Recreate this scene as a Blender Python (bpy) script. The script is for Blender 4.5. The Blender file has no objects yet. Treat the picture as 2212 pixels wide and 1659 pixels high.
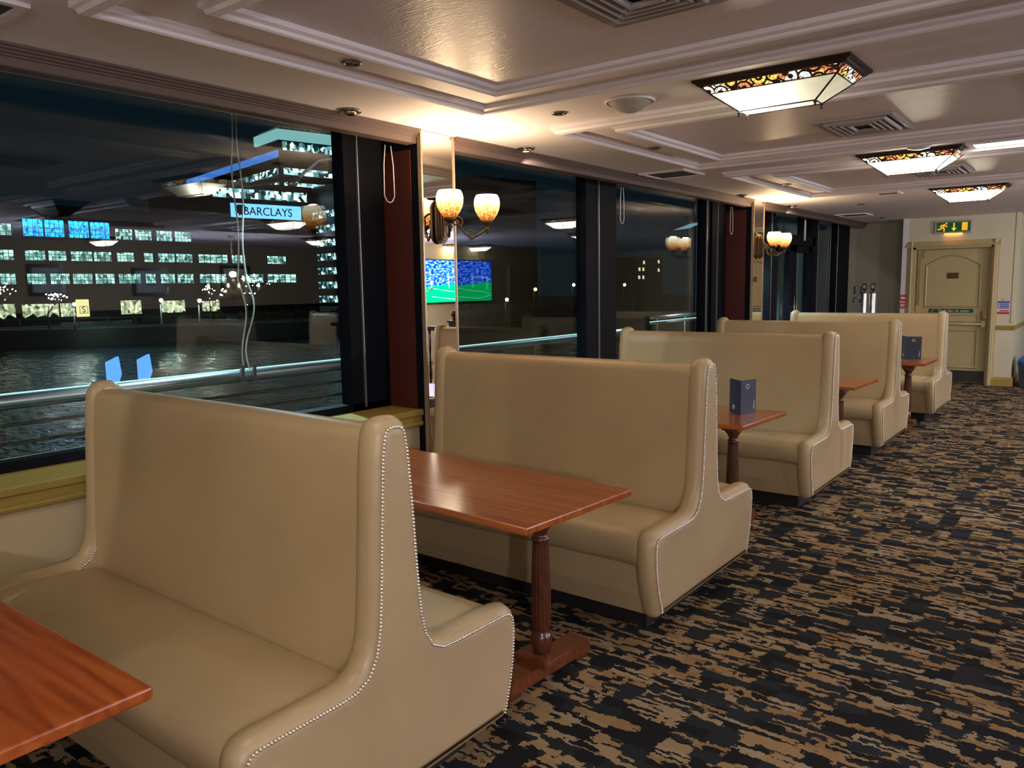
import bpy, bmesh, math, random
from mathutils import Vector, Matrix

C = bpy.context.scene.collection
SC = bpy.context.scene
PI = math.pi
R = math.radians
random.seed(7)

# ------------------------------------------------------------------ camera, world, exposure
cam_d = bpy.data.cameras.new('camera')
cam = bpy.data.objects.new('camera', cam_d)
C.objects.link(cam)
cam_d.sensor_fit = 'HORIZONTAL'
cam_d.sensor_width = 36.0
cam_d.lens = 1694.84 / 2212 * 36.0
cam_d.clip_start = 0.05
cam_d.clip_end = 2000
RT = Vector((0.79221619, 0.61003004, -0.01602669))
UP = Vector((-0.06273797, 0.10754227, 0.99221903))
FW = Vector((-0.60700696, 0.7850465, -0.12346877))
m4 = Matrix.Identity(4)
for i in range(3):
    m4[i][0] = RT[i]; m4[i][1] = UP[i]; m4[i][2] = -FW[i]
m4[2][3] = 1.5953
cam.matrix_world = m4
SC.camera = cam

world = bpy.data.worlds.new('night')
SC.world = world
world.use_nodes = True
wb = world.node_tree.nodes['Background']
wb.inputs[0].default_value = (0.010, 0.030, 0.045, 1)
wb.inputs[1].default_value = 0.13
SC.view_settings.view_transform = 'Standard'
SC.view_settings.look = 'None'
SC.view_settings.exposure = 0.98
SC.view_settings.gamma = 1.0
SC.view_settings.use_curve_mapping = False
SC.cycles.max_bounces = 8
SC.cycles.transparent_max_bounces = 16
SC.cycles.sample_clamp_indirect = 6.0
SC.cycles.use_denoising = True

LAMP_STRENGTH = 10.5       # radiance of the ceiling lantern glass
SCONCE_STRENGTH = 5.0
CHANDELIER_POWER = 125.0

# ------------------------------------------------------------------ materials
MATS = {}


def nt(name):
    m = bpy.data.materials.new(name)
    m.use_nodes = True
    t = m.node_tree
    for n in list(t.nodes):
        t.nodes.remove(n)
    o = t.nodes.new('ShaderNodeOutputMaterial')
    return m, t, o


def N(t, kind, **kw):
    n = t.nodes.new(kind)
    for k, v in kw.items():
        if k.startswith('i_'):
            key = k[2:].replace('_', ' ')
            n.inputs[key].default_value = v
        else:
            setattr(n, k, v)
    return n


def L(t, a, ao, b, bi):
    t.links.new(a.outputs[ao], b.inputs[bi])


def pmat(name, col, rough=0.5, metal=0.0, noise=0.06, nscale=14.0, bump=0.0, bscale=60.0, coat=0.0, spec=0.5,
         emit=None, estr=0.0):
    """plain surface: base colour with a little mottling, optional bump"""
    m, t, o = nt(name)
    p = N(t, 'ShaderNodeBsdfPrincipled')
    p.inputs['Roughness'].default_value = rough
    p.inputs['Metallic'].default_value = metal
    p.inputs['Coat Weight'].default_value = coat
    p.inputs['Coat Roughness'].default_value = 0.12
    p.inputs['Specular IOR Level'].default_value = spec
    tc = N(t, 'ShaderNodeTexCoord')
    nz = N(t, 'ShaderNodeTexNoise')
    nz.inputs['Scale'].default_value = nscale
    nz.inputs['Detail'].default_value = 4
    L(t, tc, 'Object', nz, 'Vector')
    mx = N(t, 'ShaderNodeMix', data_type='RGBA')
    a = [max(0, c * (1 - noise)) for c in col] + [1]
    b = [min(1, c * (1 + noise)) for c in col] + [1]
    mx.inputs[6].default_value = a
    mx.inputs[7].default_value = b
    L(t, nz, 'Fac', mx, 0)
    L(t, mx, 2, p, 'Base Color')
    if bump:
        n2 = N(t, 'ShaderNodeTexNoise')
        n2.inputs['Scale'].default_value = bscale
        n2.inputs['Detail'].default_value = 3
        L(t, tc, 'Object', n2, 'Vector')
        bp = N(t, 'ShaderNodeBump')
        bp.inputs['Strength'].default_value = bump
        bp.inputs['Distance'].default_value = 0.01
        L(t, n2, 'Fac', bp, 'Height')
        L(t, bp, 'Normal', p, 'Normal')
    if emit:
        p.inputs['Emission Color'].default_value = (*emit, 1)
        p.inputs['Emission Strength'].default_value = estr
    L(t, p, 0, o, 0)
    MATS[name] = m
    return m


def emat(name, col, strength, nsamp=False):
    m, t, o = nt(name)
    e = N(t, 'ShaderNodeEmission')
    e.inputs[0].default_value = (*col, 1)
    e.inputs[1].default_value = strength
    L(t, e, 0, o, 0)
    if nsamp:
        m.cycles.emission_sampling = 'NONE'
    MATS[name] = m
    return m


def leather_mat():
    m, t, o = nt('cream leather')
    p = N(t, 'ShaderNodeBsdfPrincipled')
    tc = N(t, 'ShaderNodeTexCoord')
    nz = N(t, 'ShaderNodeTexNoise'); nz.inputs['Scale'].default_value = 3.0; nz.inputs['Detail'].default_value = 5
    L(t, tc, 'Object', nz, 'Vector')
    cr = N(t, 'ShaderNodeValToRGB')
    cr.color_ramp.elements[0].position = 0.3; cr.color_ramp.elements[0].color = (0.46, 0.345, 0.185, 1)
    cr.color_ramp.elements[1].position = 0.7; cr.color_ramp.elements[1].color = (0.52, 0.395, 0.220, 1)
    L(t, nz, 'Fac', cr, 'Fac')
    L(t, cr, 0, p, 'Base Color')
    p.inputs['Roughness'].default_value = 0.36
    p.inputs['Specular IOR Level'].default_value = 0.5
    # embossed diamonds: |sin| lines in two diagonal directions of the (x+y, z) plane
    sp = N(t, 'ShaderNodeSeparateXYZ'); L(t, tc, 'Object', sp, 0)
    s = N(t, 'ShaderNodeMath', operation='ADD'); L(t, sp, 'X', s, 0); L(t, sp, 'Y', s, 1)

    def line(sign):
        z = N(t, 'ShaderNodeMath', operation='MULTIPLY'); L(t, sp, 'Z', z, 0); z.inputs[1].default_value = 0.62 * sign
        a = N(t, 'ShaderNodeMath', operation='ADD'); L(t, s, 0, a, 0); L(t, z, 0, a, 1)
        k = N(t, 'ShaderNodeMath', operation='MULTIPLY'); L(t, a, 0, k, 0); k.inputs[1].default_value = 52.0
        q = N(t, 'ShaderNodeMath', operation='SINE'); L(t, k, 0, q, 0)
        b = N(t, 'ShaderNodeMath', operation='ABSOLUTE'); L(t, q, 0, b, 0)
        w = N(t, 'ShaderNodeMath', operation='POWER'); L(t, b, 0, w, 0); w.inputs[1].default_value = 0.35
        return w
    l1, l2 = line(1), line(-1)
    mn = N(t, 'ShaderNodeMath', operation='MINIMUM'); L(t, l1, 0, mn, 0); L(t, l2, 0, mn, 1)
    gr = N(t, 'ShaderNodeTexVoronoi'); gr.inputs['Scale'].default_value = 420
    L(t, tc, 'Object', gr, 'Vector')
    ml = N(t, 'ShaderNodeMath', operation='MULTIPLY_ADD'); L(t, gr, 'Distance', ml, 0); ml.inputs[1].default_value = 0.5
    L(t, mn, 0, ml, 2)
    bp = N(t, 'ShaderNodeBump'); bp.inputs['Strength'].default_value = 0.06; bp.inputs['Distance'].default_value = 0.004
    L(t, ml, 0, bp, 'Height'); L(t, bp, 0, p, 'Normal')
    L(t, p, 0, o, 0)
    MATS['leather'] = m


def wood_mat(name, c0, c1, c2, rough=0.28, scale=1.0):
    m, t, o = nt(name)
    p = N(t, 'ShaderNodeBsdfPrincipled')
    tc = N(t, 'ShaderNodeTexCoord')
    mp = N(t, 'ShaderNodeMapping'); mp.inputs['Scale'].default_value = (1.2 * scale, 14 * scale, 14 * scale)
    L(t, tc, 'Object', mp, 0)
    nz = N(t, 'ShaderNodeTexNoise'); nz.inputs['Scale'].default_value = 1.5; nz.inputs['Detail'].default_value = 6
    nz.inputs['Distortion'].default_value = 1.2
    L(t, mp, 0, nz, 'Vector')
    wv = N(t, 'ShaderNodeTexWave'); wv.bands_direction = 'Y'
    wv.inputs['Scale'].default_value = 0.55; wv.inputs['Distortion'].default_value = 9.0
    wv.inputs['Detail'].default_value = 3.0; wv.inputs['Detail Scale'].default_value = 1.0
    L(t, mp, 0, wv, 'Vector')
    ad = N(t, 'ShaderNodeMath', operation='MULTIPLY_ADD'); L(t, wv, 'Fac', ad, 0); ad.inputs[1].default_value = 0.16
    L(t, nz, 'Fac', ad, 2)
    cr = N(t, 'ShaderNodeValToRGB')
    e = cr.color_ramp.elements
    e[0].position = 0.30; e[0].color = (*c0, 1)
    e[1].position = 0.82; e[1].color = (*c2, 1)
    x = e.new(0.54); x.color = (*c1, 1)
    L(t, ad, 0, cr, 0); L(t, cr, 0, p, 'Base Color')
    p.inputs['Roughness'].default_value = rough
    p.inputs['Coat Weight'].default_value = 0.7
    p.inputs['Coat Roughness'].default_value = 0.16
    bp = N(t, 'ShaderNodeBump'); bp.inputs['Strength'].default_value = 0.05; bp.inputs['Distance'].default_value = 0.003
    L(t, ad, 0, bp, 'Height'); L(t, bp, 0, p, 'Normal')
    L(t, p, 0, o, 0)
    MATS[name] = m


def carpet_mat():
    m, t, o = nt('patterned carpet')
    p = N(t, 'ShaderNodeBsdfPrincipled')
    p.inputs['Roughness'].default_value = 0.95
    p.inputs['Specular IOR Level'].default_value = 0.15
    tc = N(t, 'ShaderNodeTexCoord')
    # wobble
    wn = N(t, 'ShaderNodeTexNoise'); wn.inputs['Scale'].default_value = 26; wn.inputs['Detail'].default_value = 2
    L(t, tc, 'Object', wn, 'Vector')
    sb = N(t, 'ShaderNodeVectorMath', operation='SUBTRACT'); L(t, wn, 'Color', sb, 0); sb.inputs[1].default_value = (.5, .5, .5)
    sc = N(t, 'ShaderNodeVectorMath', operation='SCALE'); L(t, sb, 0, sc, 0); sc.inputs['Scale'].default_value = 0.036
    ad = N(t, 'ShaderNodeVectorMath', operation='ADD'); L(t, tc, 'Object', ad, 0); L(t, sc, 0, ad, 1)

    # fine raggedness
    w2 = N(t, 'ShaderNodeTexNoise'); w2.inputs['Scale'].default_value = 75; w2.inputs['Detail'].default_value = 1
    L(t, tc, 'Object', w2, 'Vector')
    sb2 = N(t, 'ShaderNodeVectorMath', operation='SUBTRACT'); L(t, w2, 'Color', sb2, 0); sb2.inputs[1].default_value = (.5, .5, .5)
    sc2 = N(t, 'ShaderNodeVectorMath', operation='MULTIPLY'); L(t, sb2, 0, sc2, 0); sc2.inputs[1].default_value = (0.045, 0.018, 0)
    wp = N(t, 'ShaderNodeVectorMath', operation='ADD'); L(t, ad, 0, wp, 0); L(t, sc2, 0, wp, 1)

    def runs(size, loc):
        """random on/off cells of a woven grid"""
        m1 = N(t, 'ShaderNodeVectorMath', operation='ADD'); L(t, wp, 0, m1, 0); m1.inputs[1].default_value = loc
        sn = N(t, 'ShaderNodeVectorMath', operation='SNAP'); L(t, m1, 0, sn, 0); sn.inputs[1].default_value = size
        v = N(t, 'ShaderNodeTexWhiteNoise', noise_dimensions='2D'); L(t, sn, 0, v, 'Vector')
        q = N(t, 'ShaderNodeSeparateColor'); L(t, v, 'Color', q, 0)
        return q

    def gt(n, o_, thr, op='GREATER_THAN'):
        g = N(t, 'ShaderNodeMath', operation=op); L(t, n, o_, g, 0); g.inputs[1].default_value = thr
        return g
    s1 = runs((0.070, 0.0140, 1), (0, 0, 0))
    s2 = runs((0.022, 0.040, 1), (0.011, 0.007, 0))
    s4 = runs((0.125, 0.021, 1), (0.05, 0.013, 0))
    s3 = runs((0.105, 0.060, 1), (0.02, 0.01, 0))
    g1 = gt(s1, 0, 0.68); g2 = gt(s2, 1, 0.89); g4 = gt(s4, 1, 0.79)
    mxa = N(t, 'ShaderNodeMath', operation='MAXIMUM'); L(t, g1, 0, mxa, 0); L(t, g2, 0, mxa, 1)
    mxv = N(t, 'ShaderNodeMath', operation='MAXIMUM'); L(t, mxa, 0, mxv, 0); L(t, g4, 0, mxv, 1)
    g3 = gt(s3, 2, 0.72, 'LESS_THAN')
    tan = N(t, 'ShaderNodeMath', operation='MULTIPLY'); L(t, mxv, 0, tan, 0); L(t, g3, 0, tan, 1)
    # vary tan, vary dark
    ct = N(t, 'ShaderNodeValToRGB'); e = ct.color_ramp.elements
    e[0].color = (0.33, 0.20, 0.085, 1); e[1].color = (0.42, 0.33, 0.21, 1)
    x = e.new(0.5); x.color = (0.40, 0.265, 0.125, 1)
    L(t, s3, 0, ct, 0)
    cd = N(t, 'ShaderNodeValToRGB'); e = cd.color_ramp.elements
    e[0].color = (0.014, 0.015, 0.017, 1); e[1].color = (0.036, 0.042, 0.035, 1)
    x = e.new(0.5); x.color = (0.026, 0.030, 0.034, 1); cd.color_ramp.interpolation = 'CONSTANT'
    L(t, s3, 1, cd, 0)
    mx = N(t, 'ShaderNodeMix', data_type='RGBA')
    L(t, tan, 0, mx, 0); L(t, cd, 0, mx, 6); L(t, ct, 0, mx, 7)
    # pile
    pn = N(t, 'ShaderNodeTexNoise'); pn.inputs['Scale'].default_value = 900; pn.inputs['Detail'].default_value = 1
    L(t, tc, 'Object', pn, 'Vector')
    hs = N(t, 'ShaderNodeMix', data_type='RGBA', blend_type='MULTIPLY'); hs.inputs[0].default_value = 0.55
    L(t, mx, 2, hs, 6)
    gr = N(t, 'ShaderNodeValToRGB'); gr.color_ramp.elements[0].position = 0.25; gr.color_ramp.elements[0].color = (.35, .35, .35, 1)
    gr.color_ramp.elements[1].position = 0.7; gr.color_ramp.elements[1].color = (1.25, 1.25, 1.25, 1)
    L(t, pn, 'Fac', gr, 0); L(t, gr, 0, hs, 7)
    L(t, hs, 2, p, 'Base Color')
    bp = N(t, 'ShaderNodeBump'); bp.inputs['Strength'].default_value = 0.5; bp.inputs['Distance'].default_value = 0.004
    L(t, pn, 'Fac', bp, 'Height'); L(t, bp, 0, p, 'Normal')
    L(t, p, 0, o, 0)
    MATS['carpet'] = m


def glass_mat(name, tint=(1, 1, 1), gloss=(0.9, 0.95, 1.0), f0=0.05):
    """clear pane: lets light straight through and mirrors by Schlick's law"""
    m, t, o = nt(name)
    tr = N(t, 'ShaderNodeBsdfTransparent'); tr.inputs[0].default_value = (*tint, 1)
    gl = N(t, 'ShaderNodeBsdfGlossy'); gl.inputs['Roughness'].default_value = 0.0
    gl.inputs[0].default_value = (*gloss, 1)
    ge = N(t, 'ShaderNodeNewGeometry')
    dt = N(t, 'ShaderNodeVectorMath', operation='DOT_PRODUCT'); L(t, ge, 'Normal', dt, 0); L(t, ge, 'Incoming', dt, 1)
    ab = N(t, 'ShaderNodeMath', operation='ABSOLUTE'); L(t, dt, 'Value', ab, 0)
    om = N(t, 'ShaderNodeMath', operation='SUBTRACT'); om.inputs[0].default_value = 1; L(t, ab, 0, om, 1)
    pw = N(t, 'ShaderNodeMath', operation='POWER'); L(t, om, 0, pw, 0); pw.inputs[1].default_value = 5
    ma = N(t, 'ShaderNodeMath', operation='MULTIPLY_ADD'); L(t, pw, 0, ma, 0)
    ma.inputs[1].default_value = 1 - f0; ma.inputs[2].default_value = f0
    mx = N(t, 'ShaderNodeMixShader'); L(t, ma, 0, mx, 0); L(t, tr, 0, mx, 1); L(t, gl, 0, mx, 2)
    L(t, mx, 0, o, 0)
    MATS[name] = m


def lit_window_mat(name, c0, c1, strength, sx, sz, mull=0.09, nx=4, nz=3, ncell=3.0, ceil=0.0):
    """a lit room behind a window grid: generated coords, mullion grid, blotchy furniture"""
    m, t, o = nt(name)
    tc = N(t, 'ShaderNodeTexCoord')
    oi = N(t, 'ShaderNodeObjectInfo')
    sp = N(t, 'ShaderNodeSeparateXYZ'); L(t, tc, 'Generated', sp, 0)

    def grid(out, n):
        k = N(t, 'ShaderNodeMath', operation='MULTIPLY'); L(t, sp, out, k, 0); k.inputs[1].default_value = n
        fr = N(t, 'ShaderNodeMath', operation='FRACT'); L(t, k, 0, fr, 0)
        g = N(t, 'ShaderNodeMath', operation='GREATER_THAN'); L(t, fr, 0, g, 0); g.inputs[1].default_value = mull
        return g
    g1, g2 = grid('Y', nx), grid('Z', nz)
    gm = N(t, 'ShaderNodeMath', operation='MULTIPLY'); L(t, g1, 0, gm, 0); L(t, g2, 0, gm, 1)
    ofs = N(t, 'ShaderNodeVectorMath', operation='ADD'); L(t, tc, 'Generated', ofs, 0)
    lv = N(t, 'ShaderNodeVectorMath', operation='SCALE'); L(t, oi, 'Location', lv, 0); lv.inputs['Scale'].default_value = 0.37
    L(t, lv, 0, ofs, 1)
    mp = N(t, 'ShaderNodeMapping'); mp.inputs['Scale'].default_value = (1, sx, sz); L(t, ofs, 0, mp, 0)
    v = N(t, 'ShaderNodeTexVoronoi', distance='CHEBYCHEV'); v.inputs['Scale'].default_value = ncell
    L(t, mp, 0, v, 'Vector')
    sc = N(t, 'ShaderNodeSeparateColor'); L(t, v, 'Color', sc, 0)
    cr = N(t, 'ShaderNodeValToRGB'); e = cr.color_ramp.elements
    e[0].color = (*[c * 0.12 for c in c0], 1); e[1].color = (*c1, 1); x = e.new(0.45); x.color = (*c0, 1)
    L(t, sc, 0, cr, 0)
    em = N(t, 'ShaderNodeEmission'); L(t, cr, 0, em, 0)
    up = N(t, 'ShaderNodeMath', operation='GREATER_THAN'); L(t, sp, 'Z', up, 0); up.inputs[1].default_value = 0.70   # the row of ceiling lights inside
    u2 = N(t, 'ShaderNodeMath', operation='MULTIPLY_ADD'); L(t, up, 0, u2, 0); u2.inputs[1].default_value = ceil; u2.inputs[2].default_value = strength
    st = N(t, 'ShaderNodeMath', operation='MULTIPLY'); L(t, gm, 0, st, 0); L(t, u2, 0, st, 1)
    L(t, st, 0, em, 1)
    L(t, em, 0, o, 0)
    m.cycles.emission_sampling = 'NONE'
    MATS[name] = m


def tower_band_mat(name, strength, n):
    m, t, o = nt(name)
    tc = N(t, 'ShaderNodeTexCoord')
    mp = N(t, 'ShaderNodeMapping'); mp.inputs['Scale'].default_value = (n, n, 1.6)
    L(t, tc, 'Generated', mp, 0)
    v = N(t, 'ShaderNodeTexVoronoi', distance='CHEBYCHEV'); v.inputs['Scale'].default_value = 1.0
    L(t, mp, 0, v, 'Vector')
    sc = N(t, 'ShaderNodeSeparateColor'); L(t, v, 'Color', sc, 0)
    cr = N(t, 'ShaderNodeValToRGB'); e = cr.color_ramp.elements
    e[0].color = (0.0, 0.01, 0.012, 1); e[0].position = 0.35
    e[1].color = (0.75, 1.0, 0.95, 1); e[1].position = 0.9
    x = e.new(0.55); x.color = (0.12, 0.30, 0.32, 1)
    L(t, sc, 0, cr, 0)
    em = N(t, 'ShaderNodeEmission'); L(t, cr, 0, em, 0); em.inputs[1].default_value = strength
    L(t, em, 0, o, 0)
    m.cycles.emission_sampling = 'NONE'
    MATS[name] = m


def water_mat():
    m, t, o = nt('dock water')
    p = N(t, 'ShaderNodeBsdfPrincipled')
    p.inputs['Base Color'].default_value = (0.002, 0.006, 0.010, 1)
    p.inputs['Roughness'].default_value = 0.06
    p.inputs['IOR'].default_value = 1.5
    tc = N(t, 'ShaderNodeTexCoord')
    mp = N(t, 'ShaderNodeMapping'); mp.inputs['Scale'].default_value = (0.55, 1.3, 1); L(t, tc, 'Object', mp, 0)
    nz = N(t, 'ShaderNodeTexNoise'); nz.inputs['Scale'].default_value = 1.4; nz.inputs['Detail'].default_value = 4
    L(t, mp, 0, nz, 'Vector')
    bp = N(t, 'ShaderNodeBump'); bp.inputs['Strength'].default_value = 0.9; bp.inputs['Distance'].default_value = 0.25
    L(t, nz, 'Fac', bp, 'Height'); L(t, bp, 0, p, 'Normal')
    L(t, p, 0, o, 0)
    MATS['water'] = m


def anaglypta_mat():
    m, t, o = nt('embossed ceiling paper')
    p = N(t, 'ShaderNodeBsdfPrincipled')
    p.inputs['Base Color'].default_value = (0.79, 0.71, 0.755, 1)
    p.inputs['Roughness'].default_value = 0.34
    tc = N(t, 'ShaderNodeTexCoord')
    mp = N(t, 'ShaderNodeMapping'); mp.inputs['Scale'].default_value = (20, 62, 1); L(t, tc, 'Object', mp, 0)
    nz = N(t, 'ShaderNodeTexNoise'); nz.inputs['Scale'].default_value = 1.0; nz.inputs['Detail'].default_value = 2
    nz.inputs['Distortion'].default_value = 1.5
    L(t, mp, 0, nz, 'Vector')
    bp = N(t, 'ShaderNodeBump'); bp.inputs['Strength'].default_value = 0.42; bp.inputs['Distance'].default_value = 0.006
    L(t, nz, 'Fac', bp, 'Height'); L(t, bp, 0, p, 'Normal')
    L(t, p, 0, o, 0)
    MATS['anaglypta'] = m


def lamp_glass_mat(name, strength, c=(1.0, 0.89, 0.70)):
    """opal glass lit from inside"""
    m, t, o = nt(name)
    tc = N(t, 'ShaderNodeTexCoord')
    nz = N(t, 'ShaderNodeTexNoise'); nz.inputs['Scale'].default_value = 5; nz.inputs['Distortion'].default_value = 2
    L(t, tc, 'Object', nz, 'Vector')
    cr = N(t, 'ShaderNodeValToRGB')
    cr.color_ramp.elements[0].color = (c[0] * .8, c[1] * .76, c[2] * .68, 1); cr.color_ramp.elements[0].position = 0.3
    cr.color_ramp.elements[1].color = (*c, 1); cr.color_ramp.elements[1].position = 0.6
    L(t, nz, 'Fac', cr, 0)
    em = N(t, 'ShaderNodeEmission'); L(t, cr, 0, em, 0); em.inputs[1].default_value = strength
    gl = N(t, 'ShaderNodeBsdfGlossy'); gl.inputs['Roughness'].default_value = 0.15; gl.inputs[0].default_value = (.06, .06, .06, 1)
    ad = N(t, 'ShaderNodeAddShader'); L(t, em, 0, ad, 0); L(t, gl, 0, ad, 1)
    L(t, ad, 0, o, 0)
    MATS[name] = m


def hot_spot_glass_mat(name, hot, base, bulb, rad):
    """opal glass with a hot spot put into its emission, fading with distance"""
    m, t, o = nt(name)
    tc = N(t, 'ShaderNodeTexCoord')
    d = N(t, 'ShaderNodeVectorMath', operation='DISTANCE'); L(t, tc, 'Object', d, 0); d.inputs[1].default_value = bulb
    q = N(t, 'ShaderNodeMath', operation='DIVIDE'); L(t, d, 'Value', q, 0); q.inputs[1].default_value = rad
    q2 = N(t, 'ShaderNodeMath', operation='POWER'); L(t, q, 0, q2, 0); q2.inputs[1].default_value = 4
    q3 = N(t, 'ShaderNodeMath', operation='ADD'); L(t, q2, 0, q3, 0); q3.inputs[1].default_value = 1
    q4 = N(t, 'ShaderNodeMath', operation='DIVIDE'); q4.inputs[0].default_value = hot; L(t, q3, 0, q4, 1)  # hot spot painted into the emission around one point
    nz = N(t, 'ShaderNodeTexNoise'); nz.inputs['Scale'].default_value = 9; nz.inputs['Distortion'].default_value = 2
    L(t, tc, 'Object', nz, 'Vector')
    b = N(t, 'ShaderNodeMath', operation='MULTIPLY_ADD'); L(t, nz, 'Fac', b, 0); b.inputs[1].default_value = base * 0.5; b.inputs[2].default_value = base * 0.75
    a = N(t, 'ShaderNodeMath', operation='ADD'); L(t, q4, 0, a, 0); L(t, b, 0, a, 1)
    em = N(t, 'ShaderNodeEmission'); em.inputs[0].default_value = (1.0, 0.89, 0.62, 1); L(t, a, 0, em, 1)
    L(t, em, 0, o, 0)
    MATS[name] = m


def floral_mat(name, strength):
    """amber and clear rosettes in a dark leaded band, lit from behind"""
    m, t, o = nt(name)
    tc = N(t, 'ShaderNodeTexCoord')
    v = N(t, 'ShaderNodeTexVoronoi', voronoi_dimensions='3D'); v.inputs['Scale'].default_value = 15.5; v.inputs['Randomness'].default_value = 0.5
    L(t, tc, 'Object', v, 'Vector')
    # rings round each rosette
    k = N(t, 'ShaderNodeMath', operation='MULTIPLY'); L(t, v, 'Distance', k, 0); k.inputs[1].default_value = 19
    sn = N(t, 'ShaderNodeMath', operation='SINE'); L(t, k, 0, sn, 0)
    v2 = N(t, 'ShaderNodeTexVoronoi', feature='DISTANCE_TO_EDGE'); v2.inputs['Scale'].default_value = 60
    L(t, tc, 'Object', v2, 'Vector')
    g = N(t, 'ShaderNodeMath', operation='GREATER_THAN'); L(t, sn, 0, g, 0); g.inputs[1].default_value = -0.35
    g2 = N(t, 'ShaderNodeMath', operation='GREATER_THAN'); L(t, v2, 'Distance', g2, 0); g2.inputs[1].default_value = 0.06
    mu = N(t, 'ShaderNodeMath', operation='MULTIPLY'); L(t, g, 0, mu, 0); L(t, g2, 0, mu, 1)
    sc = N(t, 'ShaderNodeSeparateColor'); L(t, v, 'Color', sc, 0)
    cr = N(t, 'ShaderNodeValToRGB'); e = cr.color_ramp.elements
    e[0].color = (0.45, 0.13, 0.05, 1); e[1].color = (0.95, 0.88, 0.72, 1); x = e.new(0.38); x.color = (0.80, 0.40, 0.06, 1)
    e[2].position = 0.62
    cr.color_ramp.interpolation = 'CONSTANT'
    L(t, sc, 0, cr, 0)
    em = N(t, 'ShaderNodeEmission'); L(t, cr, 0, em, 0)
    st = N(t, 'ShaderNodeMath', operation='MULTIPLY'); L(t, mu, 0, st, 0); st.inputs[1].default_value = strength
    L(t, st, 0, em, 1)
    d = N(t, 'ShaderNodeBsdfPrincipled'); d.inputs['Base Color'].default_value = (0.05, 0.035, 0.025, 1); d.inputs['Roughness'].default_value = 0.3
    ad = N(t, 'ShaderNodeAddShader'); L(t, em, 0, ad, 0); L(t, d, 0, ad, 1)
    L(t, ad, 0, o, 0)
    m.cycles.emission_sampling = 'NONE'
    MATS[name] = m


def shade_mat():
    """art-glass cup: opal top, amber and brown flecks thickening to the base, lit from inside"""
    m, t, o = nt('art glass shade')
    tc = N(t, 'ShaderNodeTexCoord')
    sp = N(t, 'ShaderNodeSeparateXYZ'); L(t, tc, 'Generated', sp, 0)
    v = N(t, 'ShaderNodeTexNoise'); v.inputs['Scale'].default_value = 62; v.inputs['Detail'].default_value = 3; v.inputs['Distortion'].default_value = 1.4
    L(t, tc, 'Object', v, 'Vector')
    a = N(t, 'ShaderNodeMath', operation='MULTIPLY_ADD'); L(t, sp, 'Z', a, 0); a.inputs[1].default_value = 0.62; a.inputs[2].default_value = -0.30
    b = N(t, 'ShaderNodeMath', operation='ADD'); L(t, v, 'Fac', b, 0); L(t, a, 0, b, 1)
    cr = N(t, 'ShaderNodeValToRGB'); e = cr.color_ramp.elements
    e[0].position = 0.22; e[0].color = (0.30, 0.07, 0.015, 1)
    e[1].position = 0.72; e[1].color = (1.0, 0.88, 0.62, 1)
    x = e.new(0.38); x.color = (0.85, 0.28, 0.05, 1)
    x = e.new(0.52); x.color = (0.95, 0.55, 0.16, 1)
    L(t, b, 0, cr, 0)
    em = N(t, 'ShaderNodeEmission'); L(t, cr, 0, em, 0)
    zz = N(t, 'ShaderNodeMath', operation='MULTIPLY_ADD'); L(t, sp, 'Z', zz, 0); zz.inputs[1].default_value = 1.0; zz.inputs[2].default_value = 0.35
    st = N(t, 'ShaderNodeMath', operation='MULTIPLY'); L(t, zz, 0, st, 0); st.inputs[1].default_value = SCONCE_STRENGTH * 0.42
    L(t, st, 0, em, 1)
    gl = N(t, 'ShaderNodeBsdfGlossy'); gl.inputs['Roughness'].default_value = 0.08; gl.inputs[0].default_value = (.05, .05, .05, 1)
    ad = N(t, 'ShaderNodeAddShader'); L(t, em, 0, ad, 0); L(t, gl, 0, ad, 1)
    L(t, ad, 0, o, 0)
    MATS['shade'] = m


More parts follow.
